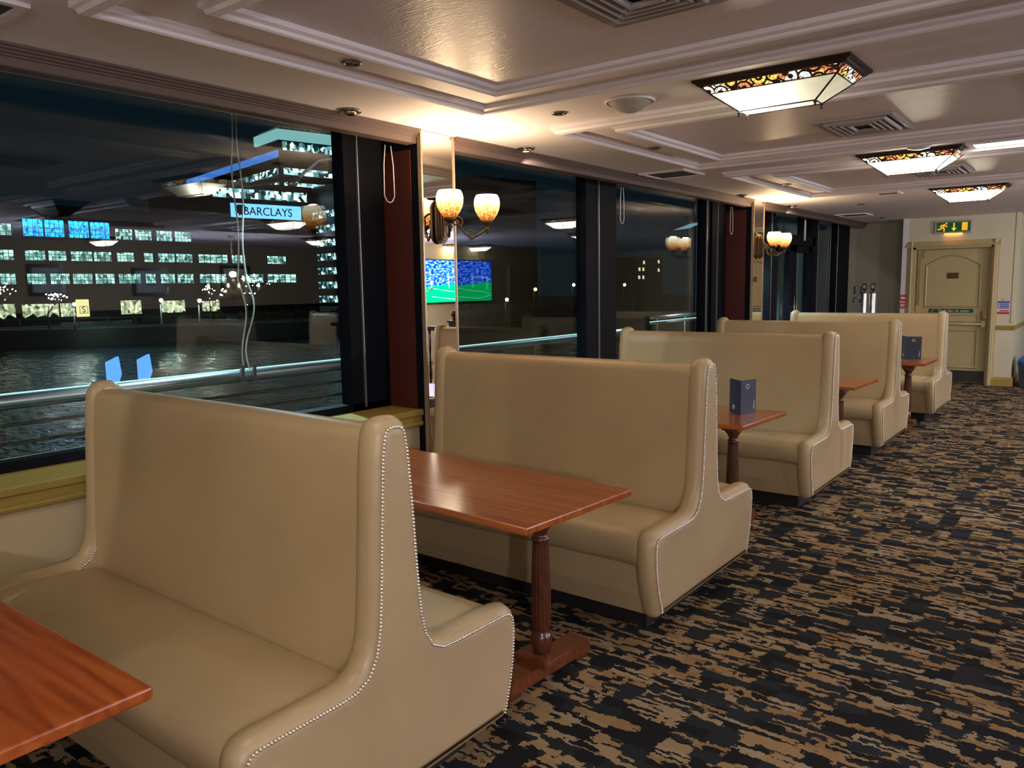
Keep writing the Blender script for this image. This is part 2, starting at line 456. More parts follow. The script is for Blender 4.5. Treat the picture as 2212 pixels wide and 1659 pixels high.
def tv_mat():
    """a football match on the screen: pitch below, blue crowd above"""
    m, t, o = nt('football broadcast')
    tc = N(t, 'ShaderNodeTexCoord')
    sp = N(t, 'ShaderNodeSeparateXYZ'); L(t, tc, 'Generated', sp, 0)
    sl = N(t, 'ShaderNodeMath', operation='MULTIPLY_ADD'); L(t, sp, 'Y', sl, 0); sl.inputs[1].default_value = -0.12; L(t, sp, 'Z', sl, 2)
    g = N(t, 'ShaderNodeMath', operation='GREATER_THAN'); L(t, sl, 0, g, 0); g.inputs[1].default_value = 0.36
    mp = N(t, 'ShaderNodeMapping'); mp.inputs['Scale'].default_value = (1, 17, 22); L(t, tc, 'Generated', mp, 0)
    nz = N(t, 'ShaderNodeTexNoise'); nz.inputs['Scale'].default_value = 1.0; nz.inputs['Detail'].default_value = 4; L(t, mp, 0, nz, 'Vector')
    cr = N(t, 'ShaderNodeValToRGB'); e = cr.color_ramp.elements
    e[0].position = 0.4; e[0].color = (0.0, 0.015, 0.35, 1); e[1].position = 0.68; e[1].color = (0.22, 0.45, 1.0, 1)
    x = e.new(0.52); x.color = (0.02, 0.12, 0.85, 1)
    L(t, nz, 'Fac', cr, 0)
    # stripes of the pitch
    wv = N(t, 'ShaderNodeMath', operation='MULTIPLY'); L(t, sl, 0, wv, 0); wv.inputs[1].default_value = 45
    sn = N(t, 'ShaderNodeMath', operation='SINE'); L(t, wv, 0, sn, 0)
    cg = N(t, 'ShaderNodeMix', data_type='RGBA'); cg.inputs[6].default_value = (0.0, 0.42, 0.10, 1); cg.inputs[7].default_value = (0.0, 0.52, 0.14, 1)
    L(t, sn, 0, cg, 0)
    mx = N(t, 'ShaderNodeMix', data_type='RGBA'); L(t, g, 0, mx, 0); L(t, cg, 2, mx, 6); L(t, cr, 0, mx, 7)
    em = N(t, 'ShaderNodeEmission'); L(t, mx, 2, em, 0); em.inputs[1].default_value = 3.2
    L(t, em, 0, o, 0)
    MATS['tv'] = m


leather_mat()
wood_mat('table wood', (0.23, 0.042, 0.007), (0.38, 0.082, 0.013), (0.48, 0.13, 0.025))
wood_mat('leg wood', (0.055, 0.014, 0.006), (0.095, 0.026, 0.010), (0.13, 0.038, 0.014), rough=0.32)
wood_mat('foot wood', (0.10, 0.024, 0.007), (0.16, 0.042, 0.011), (0.22, 0.065, 0.018), rough=0.35)
wood_mat('dark wood', (0.012, 0.006, 0.004), (0.02, 0.01, 0.007), (0.03, 0.015, 0.01), rough=0.25)
carpet_mat()
water_mat()
anaglypta_mat()
glass_mat('window glass', tint=(0.93, 0.98, 0.97), f0=0.045)
glass_mat('clear glass', tint=(0.97, 0.99, 0.99), f0=0.04)
lamp_glass_mat('lantern glass', LAMP_STRENGTH)
hot_spot_glass_mat('lantern glass hot spot', 16.0, 0.24, (-0.14, 0, -0.09), 0.108)
floral_mat('lantern band', 1.5)
shade_mat()
tv_mat()
pmat('ceiling paint', (0.83, 0.775, 0.84), rough=0.55, noise=0.03, nscale=3)
pmat('moulding paint', (0.82, 0.775, 0.82), rough=0.42, noise=0.02)
pmat('wall buff', (0.34, 0.28, 0.18), rough=0.6, noise=0.04, nscale=4)
pmat('wall cream', (0.62, 0.52, 0.31), rough=0.6, noise=0.03, nscale=4, bump=0.08, bscale=220)
pmat('wall grey', (0.46, 0.46, 0.36), rough=0.65, noise=0.03)
pmat('wall ivory', (0.66, 0.62, 0.43), rough=0.55, noise=0.03, nscale=5)
pmat('olive gold paint', (0.38, 0.28, 0.065), rough=0.38, noise=0.08, nscale=8)
pmat('door paint', (0.50, 0.405, 0.20), rough=0.42, noise=0.07, nscale=6)
pmat('valance paint', (0.115, 0.076, 0.062), rough=0.42, noise=0.06, nscale=6)
pmat('dark red panel', (0.075, 0.012, 0.008), rough=0.5, noise=0.1)
pmat('black aluminium', (0.004, 0.005, 0.009), rough=0.6, noise=0.1, spec=0.12)
pmat('edge aluminium', (0.42, 0.44, 0.46), rough=0.35, metal=0.8)
pmat('bronze', (0.11, 0.075, 0.045), rough=0.35, metal=0.75, noise=0.15)
pmat('lantern bronze', (0.035, 0.028, 0.024), rough=0.35, metal=0.4, noise=0.15)
pmat('mirror trim', (0.42, 0.32, 0.22), rough=0.3, metal=0.5)
pmat('nail metal', (0.88, 0.83, 0.74), rough=0.34, metal=1.0)
pmat('brass', (0.62, 0.50, 0.26), rough=0.22, metal=1.0)
pmat('antique nickel', (0.30, 0.27, 0.23), rough=0.22, metal=1.0)
pmat('screen teal', (0.30, 0.40, 0.38), rough=0.5)
pmat('screen blue', (0.10, 0.19, 0.23), rough=0.5)
pmat('chrome', (0.85, 0.86, 0.88), rough=0.08, metal=1.0, noise=0.0)
pmat('steel', (0.42, 0.45, 0.47), rough=0.3, metal=1.0)
pmat('black plastic', (0.012, 0.012, 0.013), rough=0.4)
pmat('dark base', (0.012, 0.010, 0.009), rough=0.8)
pmat('kick plate', (0.055, 0.052, 0.048), rough=0.45, metal=0.4)
pmat('white plastic', (0.70, 0.69, 0.66), rough=0.45, noise=0.02)
pmat('speaker grille', (0.40, 0.38, 0.35), rough=0.6, bump=0.2, bscale=400)
pmat('vent grey', (0.36, 0.33, 0.33), rough=0.45)
pmat('vent dark', (0.05, 0.048, 0.05), rough=0.6)
pmat('navy card', (0.024, 0.040, 0.070), rough=0.5, noise=0.04)
pmat('card white', (0.75, 0.74, 0.72), rough=0.5, noise=0.0)
pmat('card red', (0.55, 0.06, 0.05), rough=0.5, noise=0.0)
pmat('safety green', (0.010, 0.085, 0.055), rough=0.4, noise=0.0)
pmat('notice blue', (0.05, 0.09, 0.42), rough=0.5, noise=0.0)
pmat('blue bag', (0.03, 0.17, 0.62), rough=0.4, noise=0.08)
pmat('bin body', (0.03, 0.035, 0.045), rough=0.5)
pmat('name plate', (0.10, 0.055, 0.03), rough=0.35, metal=0.4)
pmat('tan leather', (0.36, 0.19, 0.07), rough=0.4)
pmat('picture mount', (0.40, 0.45, 0.48), rough=0.5)
pmat('picture print', (0.10, 0.11, 0.12), rough=0.5)
pmat('paper', (0.60, 0.58, 0.55), rough=0.7)
pmat('quay stone', (0.016, 0.019, 0.02), rough=0.9)
pmat('quay paving', (0.055, 0.085, 0.075), rough=0.7)
pmat('hedge', (0.020, 0.045, 0.014), rough=0.9, noise=0.4, nscale=3)
pmat('bark', (0.05, 0.04, 0.03), rough=0.9)
pmat('facade dark', (0.020, 0.021, 0.024), rough=0.8)
pmat('tower skin', (0.010, 0.016, 0.02), rough=0.4)
pmat('deck', (0.02, 0.02, 0.02), rough=0.8)
pmat('lamp post paint', (0.03, 0.035, 0.035), rough=0.5)
mir, t_, o_ = nt('bronze mirror')
g_ = N(t_, 'ShaderNodeBsdfGlossy'); g_.inputs[0].default_value = (0.86, 0.78, 0.68, 1); g_.inputs['Roughness'].default_value = 0.0
L(t_, g_, 0, o_, 0); MATS['mirror'] = mir
emat('rail glow cyan', (0.55, 0.95, 1.0), 0.7)
emat('panel light', (1.0, 0.95, 0.82), 9.0)
emat('downlight bulb', (1.0, 0.85, 0.62), 14.0)
emat('exit orange', (1.0, 0.36, 0.02), 0.62)
emat('exit yellow', (1.0, 0.55, 0.03), 0.62)
emat('exit green', (0.012, 0.075, 0.03), 0.4)
emat('chandelier bulb', (1.0, 0.93, 0.85), 10.0, True)
emat('exit underlight', (1.0, 0.36, 0.03), 5.0)
emat('street bulb', (1.0, 0.97, 0.85), 9.0, True)
emat('flood plate glow', (0.30, 0.62, 0.80), 0.28, True)
emat('amber bulb', (1.0, 0.55, 0.12), 8.0, True)
emat('cool bulb', (0.6, 0.9, 1.0), 8.0, True)
emat('crown light', (0.22, 0.48, 0.48), 0.55, True)
emat('blue glow', (0.05, 0.22, 0.75), 0.45, True)
emat('sign panel', (0.16, 0.48, 0.95), 0.95, True)
emat('sign letter', (0.004, 0.010, 0.03), 0.3, True)
emat('blue panel glow', (0.12, 0.35, 0.95), 0.75, True)
emat('warm shop', (0.85, 0.72, 0.32), 0.7, True)
emat('goal white', (0.6, 0.8, 1.0), 2.4)
emat('white line', (0.5, 0.95, 0.6), 2.2)
lit_window_mat('office window', (0.16, 0.40, 0.36), (0.65, 1.0, 0.90), 0.70, 2.6, 1.3, mull=0.13, nx=5, nz=3, ncell=2.0, ceil=0.25)
lit_window_mat('blue window', (0.01, 0.20, 0.75), (0.02, 0.45, 1.0), 1.5, 3.0, 2.0, mull=0.11, nx=4, nz=4, ceil=1.3)
lit_window_mat('shop window', (0.34, 0.40, 0.24), (0.85, 0.85, 0.55), 0.75, 3.0, 1.6, mull=0.05, nx=5, nz=1)
lit_window_mat('flat window', (0.5, 0.4, 0.2), (0.9, 0.85, 0.6), 0.8, 1.0, 1.0, nx=1, nz=1)
tower_band_mat('tower windows', 1.0, 46)
tower_band_mat('tower windows wide', 1.0, 24)

# ------------------------------------------------------------------ mesh helpers


class MB:
    """collects shapes; build() links them as one mesh object"""

    def __init__(self):
        self.v = []; self.f = []; self.s = []

    def add(self, verts, faces, smooth=False, M=None):
        b = len(self.v)
        for p in verts:
            p = Vector(p)
            if M is not None:
                p = M @ p
            self.v.append(tuple(p))
        for f in faces:
            self.f.append(tuple(i + b for i in f)); self.s.append(smooth)
        return self

    def box(self, x0, x1, y0, y1, z0, z1, M=None):
        v = [(x0, y0, z0), (x1, y0, z0), (x1, y1, z0), (x0, y1, z0), (x0, y0, z1), (x1, y0, z1), (x1, y1, z1), (x0, y1, z1)]
        f = [(0, 3, 2, 1), (4, 5, 6, 7), (0, 1, 5, 4), (1, 2, 6, 5), (2, 3, 7, 6), (3, 0, 4, 7)]
        return self.add(v, f, False, M)

    def bbox(self, x0, x1, y0, y1, z0, z1, b=0.004, M=None):
        """box with small bevels on every edge"""
        bm = bmesh.new()
        bmesh.ops.create_cube(bm, size=1)
        for v in bm.verts:
            v.co = Vector(((x0 + x1) / 2 + v.co.x * (x1 - x0), (y0 + y1) / 2 + v.co.y * (y1 - y0), (z0 + z1) / 2 + v.co.z * (z1 - z0)))
        bmesh.ops.bevel(bm, geom=list(bm.edges), offset=b, segments=2, profile=0.6, affect='EDGES')
        bm.verts.index_update()
        self.add([v.co[:] for v in bm.verts], [[v.index for v in f.verts] for f in bm.faces], False, M)
        bm.free()
        return self

    def lathe(self, prof, n=24, center=(0, 0, 0), axis='Z', smooth=True, flute=0, famp=0.0, fr=(0, 0), M=None, cap=True):
        v = []; f = []
        k = len(prof)
        for (r, z) in prof:
            for j in range(n):
                a = 2 * PI * j / n
                rr = r
                if flute and fr[0] <= z <= fr[1]:
                    rr = r * (1 - famp * (0.5 + 0.5 * math.cos(flute * a)))
                p = (rr * math.cos(a), rr * math.sin(a), z)
                if axis == 'X':
                    p = (p[2], p[0], p[1])
                elif axis == 'Y':
                    p = (p[0], p[2], p[1])
                v.append((p[0] + center[0], p[1] + center[1], p[2] + center[2]))
        for i in range(k - 1):
            for j in range(n):
                a = i * n + j; b = i * n + (j + 1) % n
                f.append((a, b, b + n, a + n))
        if cap:
            f.append(tuple(reversed(range(n)))); f.append(tuple(range((k - 1) * n, k * n)))
        return self.add(v, f, smooth, M)

    def tube(self, pts, r, n=8, closed=False, smooth=True, M=None):
        pts = [Vector(p) for p in pts]
        rs = r if isinstance(r, (list, tuple)) else [r] * len(pts)
        v = []; f = []
        k = len(pts)
        prev = None
        for i, p in enumerate(pts):
            a = pts[i - 1] if (i or closed) else p
            b = pts[(i + 1) % k] if (i < k - 1 or closed) else p
            d = (b - a).normalized()
            if prev is None:
                u = d.orthogonal().normalized()
            else:
                u = (prev - d * prev.dot(d)).normalized()
            prev = u
            w = d.cross(u)
            for j in range(n):
                q = 2 * PI * j / n
                v.append(p + (u * math.cos(q) + w * math.sin(q)) * rs[i])
        for i in range(k if closed else k - 1):
            for j in range(n):
                a = i * n + j; b = i * n + (j + 1) % n
                c = ((i + 1) % k) * n
                f.append((a, b, c + (j + 1) % n, c + j))
        if not closed:
            f.append(tuple(reversed(range(n)))); f.append(tuple(range((k - 1) * n, k * n)))
        return self.add([tuple(p) for p in v], f, smooth, M)

    def prism(self, poly, a0, a1, axis='X', smooth=False, M=None):
        """extrude a closed 2-D polygon along an axis. X: (y,z)  Y: (x,z)  Z: (x,y)"""
        n = len(poly)

        def P(p, a):
            return {'X': (a, p[0], p[1]), 'Y': (p[0], a, p[1]), 'Z': (p[0], p[1], a)}[axis]
        v = [P(p, a0) for p in poly] + [P(p, a1) for p in poly]
        f = [(i, (i + 1) % n, n + (i + 1) % n, n + i) for i in range(n)]
        b = len(self.f)
        self.add(v, f, smooth, M)
        self.add(v[:n], [tuple(reversed(range(n)))], False, M)
        self.add(v[n:], [tuple(range(n))], False, M)
        return self

    def loft(self, sections, smooth=True, cap=True, M=None):
        n = len(sections[0]); v = [p for s in sections for p in s]; f = []
        for i in range(len(sections) - 1):
            for j in range(n):
                a = i * n + j; b = i * n + (j + 1) % n
                f.append((a, b, b + n, a + n))
        self.add(v, f, smooth, M)
        if cap:
            self.add(sections[0], [tuple(reversed(range(n)))], smooth, M)
            self.add(sections[-1], [tuple(range(n))], smooth, M)
        return self

    def sphere(self, c, r, n=8, m=5, sz=1.0, M=None):
        v = []; f = []
        for i in range(m + 1):
            th = PI * i / m
            for j in range(n):
                a = 2 * PI * j / n
                v.append((c[0] + r * math.sin(th) * math.cos(a), c[1] + r * math.sin(th) * math.sin(a), c[2] + r * sz * math.cos(th)))
        for i in range(m):
            for j in range(n):
                a = i * n + j; b = i * n + (j + 1) % n
                f.append((a, a + n, b + n, b))
        return self.add(v, f, True, M)

    def build(self, name, mat, parent=None, loc=None, rotz=0.0, weld=True):
        me = bpy.data.meshes.new(name)
        me.from_pydata(self.v, [], self.f)
        me.polygons.foreach_set('use_smooth', self.s)
        if weld or True:
            bm = bmesh.new(); bm.from_mesh(me)
            bmesh.ops.recalc_face_normals(bm, faces=bm.faces)
            bm.to_mesh(me); bm.free()
        me.update()
        me.materials.append(MATS[mat] if isinstance(mat, str) else mat)
        o = bpy.data.objects.new(name, me)
        C.objects.link(o)
        if parent is not None:
            o.parent = parent
        if loc is not None:
            o.location = loc
        o.rotation_euler.z = rotz
        return o


def thing(name, label, cat, loc=(0, 0, 0), rz=0.0, group=None):
    o = bpy.data.objects.new(name, None)
    o.empty_display_size = 0.1
    C.objects.link(o)
    o.location = loc; o.rotation_euler.z = rz
    return tag(o, label, cat, group)


def tag(o, label, cat, group=None, kind=None):
    o['label'] = label; o['category'] = cat
    if group: o['group'] = group
    if kind: o['kind'] = kind
    return o


def struct(o, label=None):
    o['kind'] = 'structure'
    if label: o['label'] = label
    return o


def dup(root, loc, rz=None, label=None, group=None):
    """a copy of a thing with copies of its parts and sub-parts"""
    r = root.copy(); C.objects.link(r); r.location = loc
    if rz is not None: r.rotation_euler.z = rz
    if label: r['label'] = label
    if group: r['group'] = group

    def rec(src, dst):
        for ch in list(src.children):
            c = ch.copy(); C.objects.link(c); c.parent = dst
            rec(ch, c)
    rec(root, r)
    return r


def text_obj(name, body, size, mat, parent=None, loc=(0, 0, 0), rot=(0, 0, 0), ext=0.0008, align='CENTER', xs=1.0):
    cu = bpy.data.curves.new(name, 'FONT')
    cu.body = body; cu.size = size; cu.extrude = ext
    cu.align_x = align; cu.align_y = 'CENTER'
    tmp = bpy.data.objects.new(name, cu); C.objects.link(tmp)
    dg = bpy.context.evaluated_depsgraph_get()
    me = bpy.data.meshes.new_from_object(tmp.evaluated_get(dg))
    bpy.data.objects.remove(tmp)
    me.name = name
    me.materials.clear(); me.materials.append(MATS[mat])
    o = bpy.data.objects.new(name, me); C.objects.link(o)
    o.location = loc; o.rotation_euler = rot; o.scale = (xs, 1, 1)
    if parent is not None: o.parent = parent
    return o


def lamp(name, kind, parent, loc, energy, col, size=0.05, rot=None, spot=None, blend=0.3, sizey=None):
    ld = bpy.data.lights.new(name, kind)
    ld.energy = energy; ld.color = col
    if kind == 'AREA':
        ld.shape = 'RECTANGLE'; ld.size = size; ld.size_y = sizey or size
    else:
        ld.shadow_soft_size = size
    if kind == 'SPOT':
        ld.spot_size = spot; ld.spot_blend = blend
    o = bpy.data.objects.new(name, ld); C.objects.link(o)
    o.location = loc
    if rot: o.rotation_euler = rot
    if parent is not None: o.parent = parent
    return o


# ------------------------------------------------------------------ key dimensions (metres)
ZC = 2.54           # ceiling
XP = -3.40          # face of the mirror pillars and of the window valance
XF = -3.72          # room face of the window frames
XG = -3.78          # glass
P1 = (3.52, 3.84); P2 = (8.97, 9.36); P0 = (-1.95, -1.63)
YB = -4.0           # wall behind the camera
YD = 13.65          # front of the projecting door wall
YE = 20.5           # far end of the room
XR = 7.6            # right-hand wall (mirrored in the windows)

# ------------------------------------------------------------------ setting
f = MB().box(-3.84, XR, YB, YE, -0.12, 0.0).build('floor', 'carpet'); struct(f)
c = MB().box(-3.84, XR, YB, YE, ZC, ZC + 0.15).build('ceiling', 'ceiling paint'); struct(c)

# window wall: low wall, olive sill, header
for k, (a, b) in enumerate([(YB, P0[0]), (P0[1], P1[0]), (P1[1], P2[0]), (P2[1], 10.45)]):
    w = MB().box(-3.80, -3.47, a, b, 0, 0.80).build('wall_left', 'wall cream'); struct(w)
    sill = [(-3.74, 0.80), (-3.74, 0.838), (-3.435, 0.838), (-3.425, 0.832), (-3.425, 0.806), (-3.432, 0.80), (-3.440, 0.796),
            (-3.440, 0.765), (-3.432, 0.760), (-3.428, 0.750), (-3.432, 0.738), (-3.444, 0.730), (-3.468, 0.726), (-3.468, 0.80)]
    s = MB().prism(sill, a + 0.003, b - 0.003, 'Y').build('trim_1', 'olive gold paint'); struct(s)
    s = MB().prism([(-3.469, 0), (-3.445, 0), (-3.445, 0.10), (-3.455, 0.12), (-3.469, 0.125)], a + 0.003, b - 0.003, 'Y').build('baseboard_left', 'olive gold paint'); struct(s)


# valance: stepped crown over a plain fascia, one length per window bay
VH = 0.081
val = [(-3.52, ZC - 0.001), (-3.375, ZC - 0.001), (-3.375, ZC - 0.010), (-3.385, ZC - 0.013), (-3.385, ZC - 0.021), (-3.398, ZC - 0.024),
       (-3.398, ZC - 0.032), (-3.410, ZC - 0.035), (-3.410, ZC - 0.042), (-3.418, ZC - 0.045), (-3.418, ZC - VH + 0.004), (-3.423, ZC - VH), (-3.50, ZC - VH), (-3.52, ZC - VH + 0.01)]
for a, b in [(YB, P0[0]), (P0[1], P1[0] - 0.004), (P1[1] + 0.004, P2[0] - 0.004), (P2[1] + 0.004, 14.05)]:
    s = MB().prism(val, a, b, 'Y').build('trim_2', 'valance paint'); struct(s)

# pillars with a mirror face
MT = 0.044


def pillar(y0, y1):
    yc = (y0 + y1) / 2
    p = MB().box(-3.84, XP - 0.02, y0, y1, 0, ZC).build('pillar', 'black aluminium'); struct(p)
    q = MB().box(-3.715, XP - 0.075, y0 - 0.006, y0 - 0.0005, 0.84, 2.43).build('pillar_panel', 'dark red panel', None); struct(q)
    w = (y1 - y0)
    r = MB().box(-0.018, 0.0, -w / 2 + 0.012, w / 2 - 0.012, 0.0, ZC - 0.004).build('pillar_mirror', 'mirror', None, (XP, yc, 0.0), MT); struct(r)
    e = MB()
    for s in (-1, 1):
        ye = s * (w / 2 - 0.006)
        e.box(-0.022, 0.006, ye - 0.007, ye + 0.007, 0.0, ZC - 0.002)
    e = e.build('pillar_trim', 'mirror trim', None, (XP, yc, 0), MT); struct(e)
    k = MB().box(0.0005, 0.004, -w / 2 + 0.014, w / 2 - 0.014, 0.845, 0.895).build('pillar_band', 'dark wood', None, (XP, yc, 0), MT); struct(k)
    k = MB().box(0.0005, 0.006, -w / 2 + 0.014, w / 2 - 0.014, 0.896, 0.904).build('pillar_band', 'mirror trim', None, (XP, yc, 0), MT); struct(k)


for y0, y1 in (P0, P1, P2):
    pillar(y0, y1)

# windows: black frames, steel edge strips, glass
wn = [0]


def window(y0, y1, posts, z0=0.838):
    wn[0] += 1
    w = MB().box(XG - 0.008, XG + 0.008, y0, y1, z0 + 0.05, ZC - 0.002).build('window_%d' % wn[0], 'window glass')
    struct(w)
    fr = MB().box(XF - 0.10, XF, y0, y1, z0 - 0.04, z0 + 0.045)
    for a, b in posts:
        fr.box(XF - 0.10, XF, a, b, z0 - 0.04, ZC - 0.001)
    fr.build('frame', 'black aluminium', w)
    ed = MB()
    for a, b in posts:
        for yy in ([a + 0.02] if b - a < 0.2 else [(a + b) / 2 - 0.06]):
            ed.box(XF, XF + 0.014, yy - 0.004, yy + 0.004, z0 + 0.02, 2.535)
    ed.build('edge_strip', 'edge aluminium', w)
    return w


window(YB, P0[0], [(P0[0] - 0.3, P0[0])])
window(P0[1], P1[0], [(P0[1], P0[1] + 0.2), (3.20, P1[0])])
window(P1[1], P2[0], [(5.90, 6.42), (8.40, 8.50), (8.58, P2[0])])
# far bay: side light, glazed double doors with a transom, two-tone side light
wn[0] += 1
w = MB().box(XG - 0.008, XG + 0.008, P2[1], 10.5, 0.88, ZC - 0.002).box(XG - 0.008, XG + 0.008, 12.45, 14.3, 0.05, ZC - 0.002)\
    .box(XG - 0.008, XG + 0.008, 10.62, 12.35, 2.25, ZC - 0.002).build('window_%d' % wn[0], 'window glass')
struct(w)
fr = MB().box(XF - 0.10, XF, 10.47, 10.66, 0, ZC - 0.001).box(XF - 0.10, XF, 12.28, 12.55, 0, ZC - 0.001).box(XF - 0.10, XF, 13.60, 14.3, 0, ZC - 0.001)
fr.box(XF - 0.10, XF, 10.6, 12.4, 2.12, 2.26).box(XF - 0.10, XF, P2[1], 10.5, 0.80, 0.88).box(XF - 0.1, XF, 12.5, 14.3, 0, 0.10).box(XF - 0.1, XF, 11.85, 11.87, 2.26, ZC - 0.001)
fr.build('frame', 'black aluminium', w)
MB().box(XF, XF + 0.008, 10.50, 10.514, 0.1, 2.535).box(XF, XF + 0.008, 13.58, 13.60, 0.1, 2.535).box(XF, XF + 0.008, 12.53, 12.54, 0.1, 2.535).box(XF, XF + 0.006, 11.86, 11.87, 2.2, 2.535).build('edge_strip', 'edge aluminium', w)
gd = struct(MB().box(XG - 0.006, XG + 0.006, 10.80, 11.32, 0.12, 2.02).box(XG - 0.006, XG + 0.006, 11.56, 12.14, 0.12, 2.02).build('door_2', 'window glass'))
fr = MB()
for a, b in ((10.66, 11.44), (11.45, 12.28)):
    fr.box(XF - 0.09, XF - 0.01, a, a + 0.14, 0.01, 2.11).box(XF - 0.09, XF - 0.01, b - 0.14, b, 0.01, 2.11)
    fr.box(XF - 0.09, XF - 0.01, a, b, 2.02, 2.11).box(XF - 0.09, XF - 0.01, a, b, 0.01, 0.12)
fr.build('door_frame', 'black aluminium', gd)
MB().tube([(XF + 0.03, 11.40, 0.8), (XF + 0.03, 11.40, 1.4)], 0.012).tube([(XF + 0.03, 11.5, 0.8), (XF + 0.03, 11.5, 1.4)], 0.012).build('door_handle', 'chrome', gd)

# end walls
struct(MB().box(-3.84, -2.74, 14.3, 14.42, 0, ZC).build('wall_far', 'wall grey'))
struct(MB().box(-3.84, XR, YB - 0.12, YB, 0, ZC).build('wall_back', 'wall cream'))
struct(MB().box(XR, XR + 0.12, YB, YE, 0, ZC).build('wall_right', 'wall buff'))
struct(MB().box(XR - 0.03, XR - 0.001, YB, YE - 0.01, 0, 1.22).box(XR - 0.05, XR - 0.001, YB, YE - 0.01, 1.22, 1.27).build('dark_lining_right', 'dark wood'))  # unseen dark panelling added to darken the window reflections
struct(MB().box(-1.21, XR, YE, YE + 0.12, 0, ZC).build('wall_far', 'wall cream'))
struct(MB().box(4.26, 4.40, 11.6, 16.6, 0, ZC).build('wall_right', 'wall cream'))
# projecting wall with the fire door (opening x -2.60 .. -1.52)
DX0, DX1, DH = -2.60, -1.52, 2.09
struct(MB().box(-2.74, DX0, YD, YD + 0.9, 0, ZC).box(DX1, -1.21, YD, YE, 0, ZC).box(DX0, DX1, YD, YD + 0.9, DH, ZC).box(-2.74, DX0, YD + 0.6, 14.42, 0, ZC).build('wall_far', 'wall ivory'))
# corner bead, dado rail, baseboard on the pilaster
struct(MB().box(-2.755, -2.685, YD - 0.012, YD - 0.0005, 0, ZC).build('trim_3', 'moulding paint'))
struct(MB().box(-1.255, -1.198, YD - 0.012, YD - 0.0005, 0.94, ZC).build('trim_3', 'wall ivory'))
da = [(YD - 0.0005, 0.84), (YD - 0.018, 0.845), (YD - 0.028, 0.86), (YD - 0.016, 0.875), (YD - 0.024, 0.885), (YD - 0.014, 0.90), (YD - 0.0005, 0.905)]
struct(MB().prism(da, -1.44, -1.19, 'X').prism([(-1.21 + (YD - y), z) for y, z in da], YD - 0.028, YE - 0.01, 'Y').build('trim_4', 'olive gold paint'))
ba = [(YD - 0.0005, 0.0), (YD - 0.022, 0.0), (YD - 0.022, 0.10), (YD - 0.014, 0.125), (YD - 0.0005, 0.135)]
struct(MB().prism(ba, -1.475, -1.185, 'X').prism([(-1.21 + (YD - y), z) for y, z in ba], YD - 0.02, YE - 0.01, 'Y').build('baseboard_far', 'olive gold paint'))

# fire door
door = struct(MB().bbox(DX0 + 0.05, DX1 - 0.03, YD + 0.09, YD + 0.14, 0.012, 2.055, 0.003).build('door_1', 'door paint'))
fr = MB()
prof = [(0.0, 0.0), (0.0, 0.035), (0.02, 0.045), (0.03, 0.03), (0.05, 0.028), (0.06, 0.018), (0.085, 0.014), (0.09, 0.0)]   # across, out


def frame_strip(mb, x0, z0, x1, z1, out=1):
    """architrave length between two points in the door wall plane; profile outward from the opening"""
    d = Vector((x1 - x0, 0, z1 - z0)).normalized()
    n = Vector((d.z, 0, -d.x)) * out
    secs = []
    for e, (px, pz) in ((-1, (x0, z0)), (1, (x1, z1))):
        sec = []
        for a, h in prof:
            q = Vector((px, YD - h - 0.0005, pz)) + n * a
            sec.append(tuple(q))
        secs.append(sec)
    mb.loft(secs, smooth=False)


frame_strip(fr, DX0, 0, DX0, DH + 0.09, -1); frame_strip(fr, DX1, 0, DX1, DH + 0.09, 1); frame_strip(fr, DX0 - 0.09, DH, DX1 + 0.09, DH, -1)
fr.box(DX0, DX0 + 0.04, YD, YD + 0.14, 0, DH).box(DX1 - 0.025, DX1, YD, YD + 0.14, 0, DH).box(DX0, DX1, YD, YD + 0.14, DH - 0.03, DH)
fr.build('door_frame', 'door paint', door)


def ring(poly, w, y, depth, mb):
    """raised moulding following a closed polygon (x,z) in a plane y"""
    n = len(poly)
    P = [Vector(p) for p in poly]
    cx = sum(p.x for p in P) / n; cz = sum(p.y for p in P) / n
    nr = []
    for i in range(n):
        e1 = (P[i] - P[i - 1]).normalized(); e2 = (P[(i + 1) % n] - P[i]).normalized()
        a = Vector((e1.y, -e1.x)); b = Vector((e2.y, -e2.x)); v = (a + b)
        if v.length < 1e-6: v = a
        v.normalize()
        if v.dot(P[i] - Vector((cx, cz))) < 0: v = -v
        nr.append(v / max(0.5, v.dot(a) if v.dot(a) > 0 else -v.dot(a)))
    pr = [(0, 0), (0.15, depth * 0.6), (0.45, depth), (0.7, depth * 0.75), (1, 0)]
    secs = []
    for a, h in pr:
        secs.append([(P[i].x + nr[i].x * w * a, y - h, P[i].y + nr[i].y * w * a) for i in range(n)])
    v = [p for s in secs for p in s]; fcs = []
    for i in range(len(pr) - 1):
        for j in range(n):
            fcs.append((i * n + j, i * n + (j + 1) % n, (i + 1) * n + (j + 1) % n, (i + 1) * n + j))
    mb.add(v, fcs)


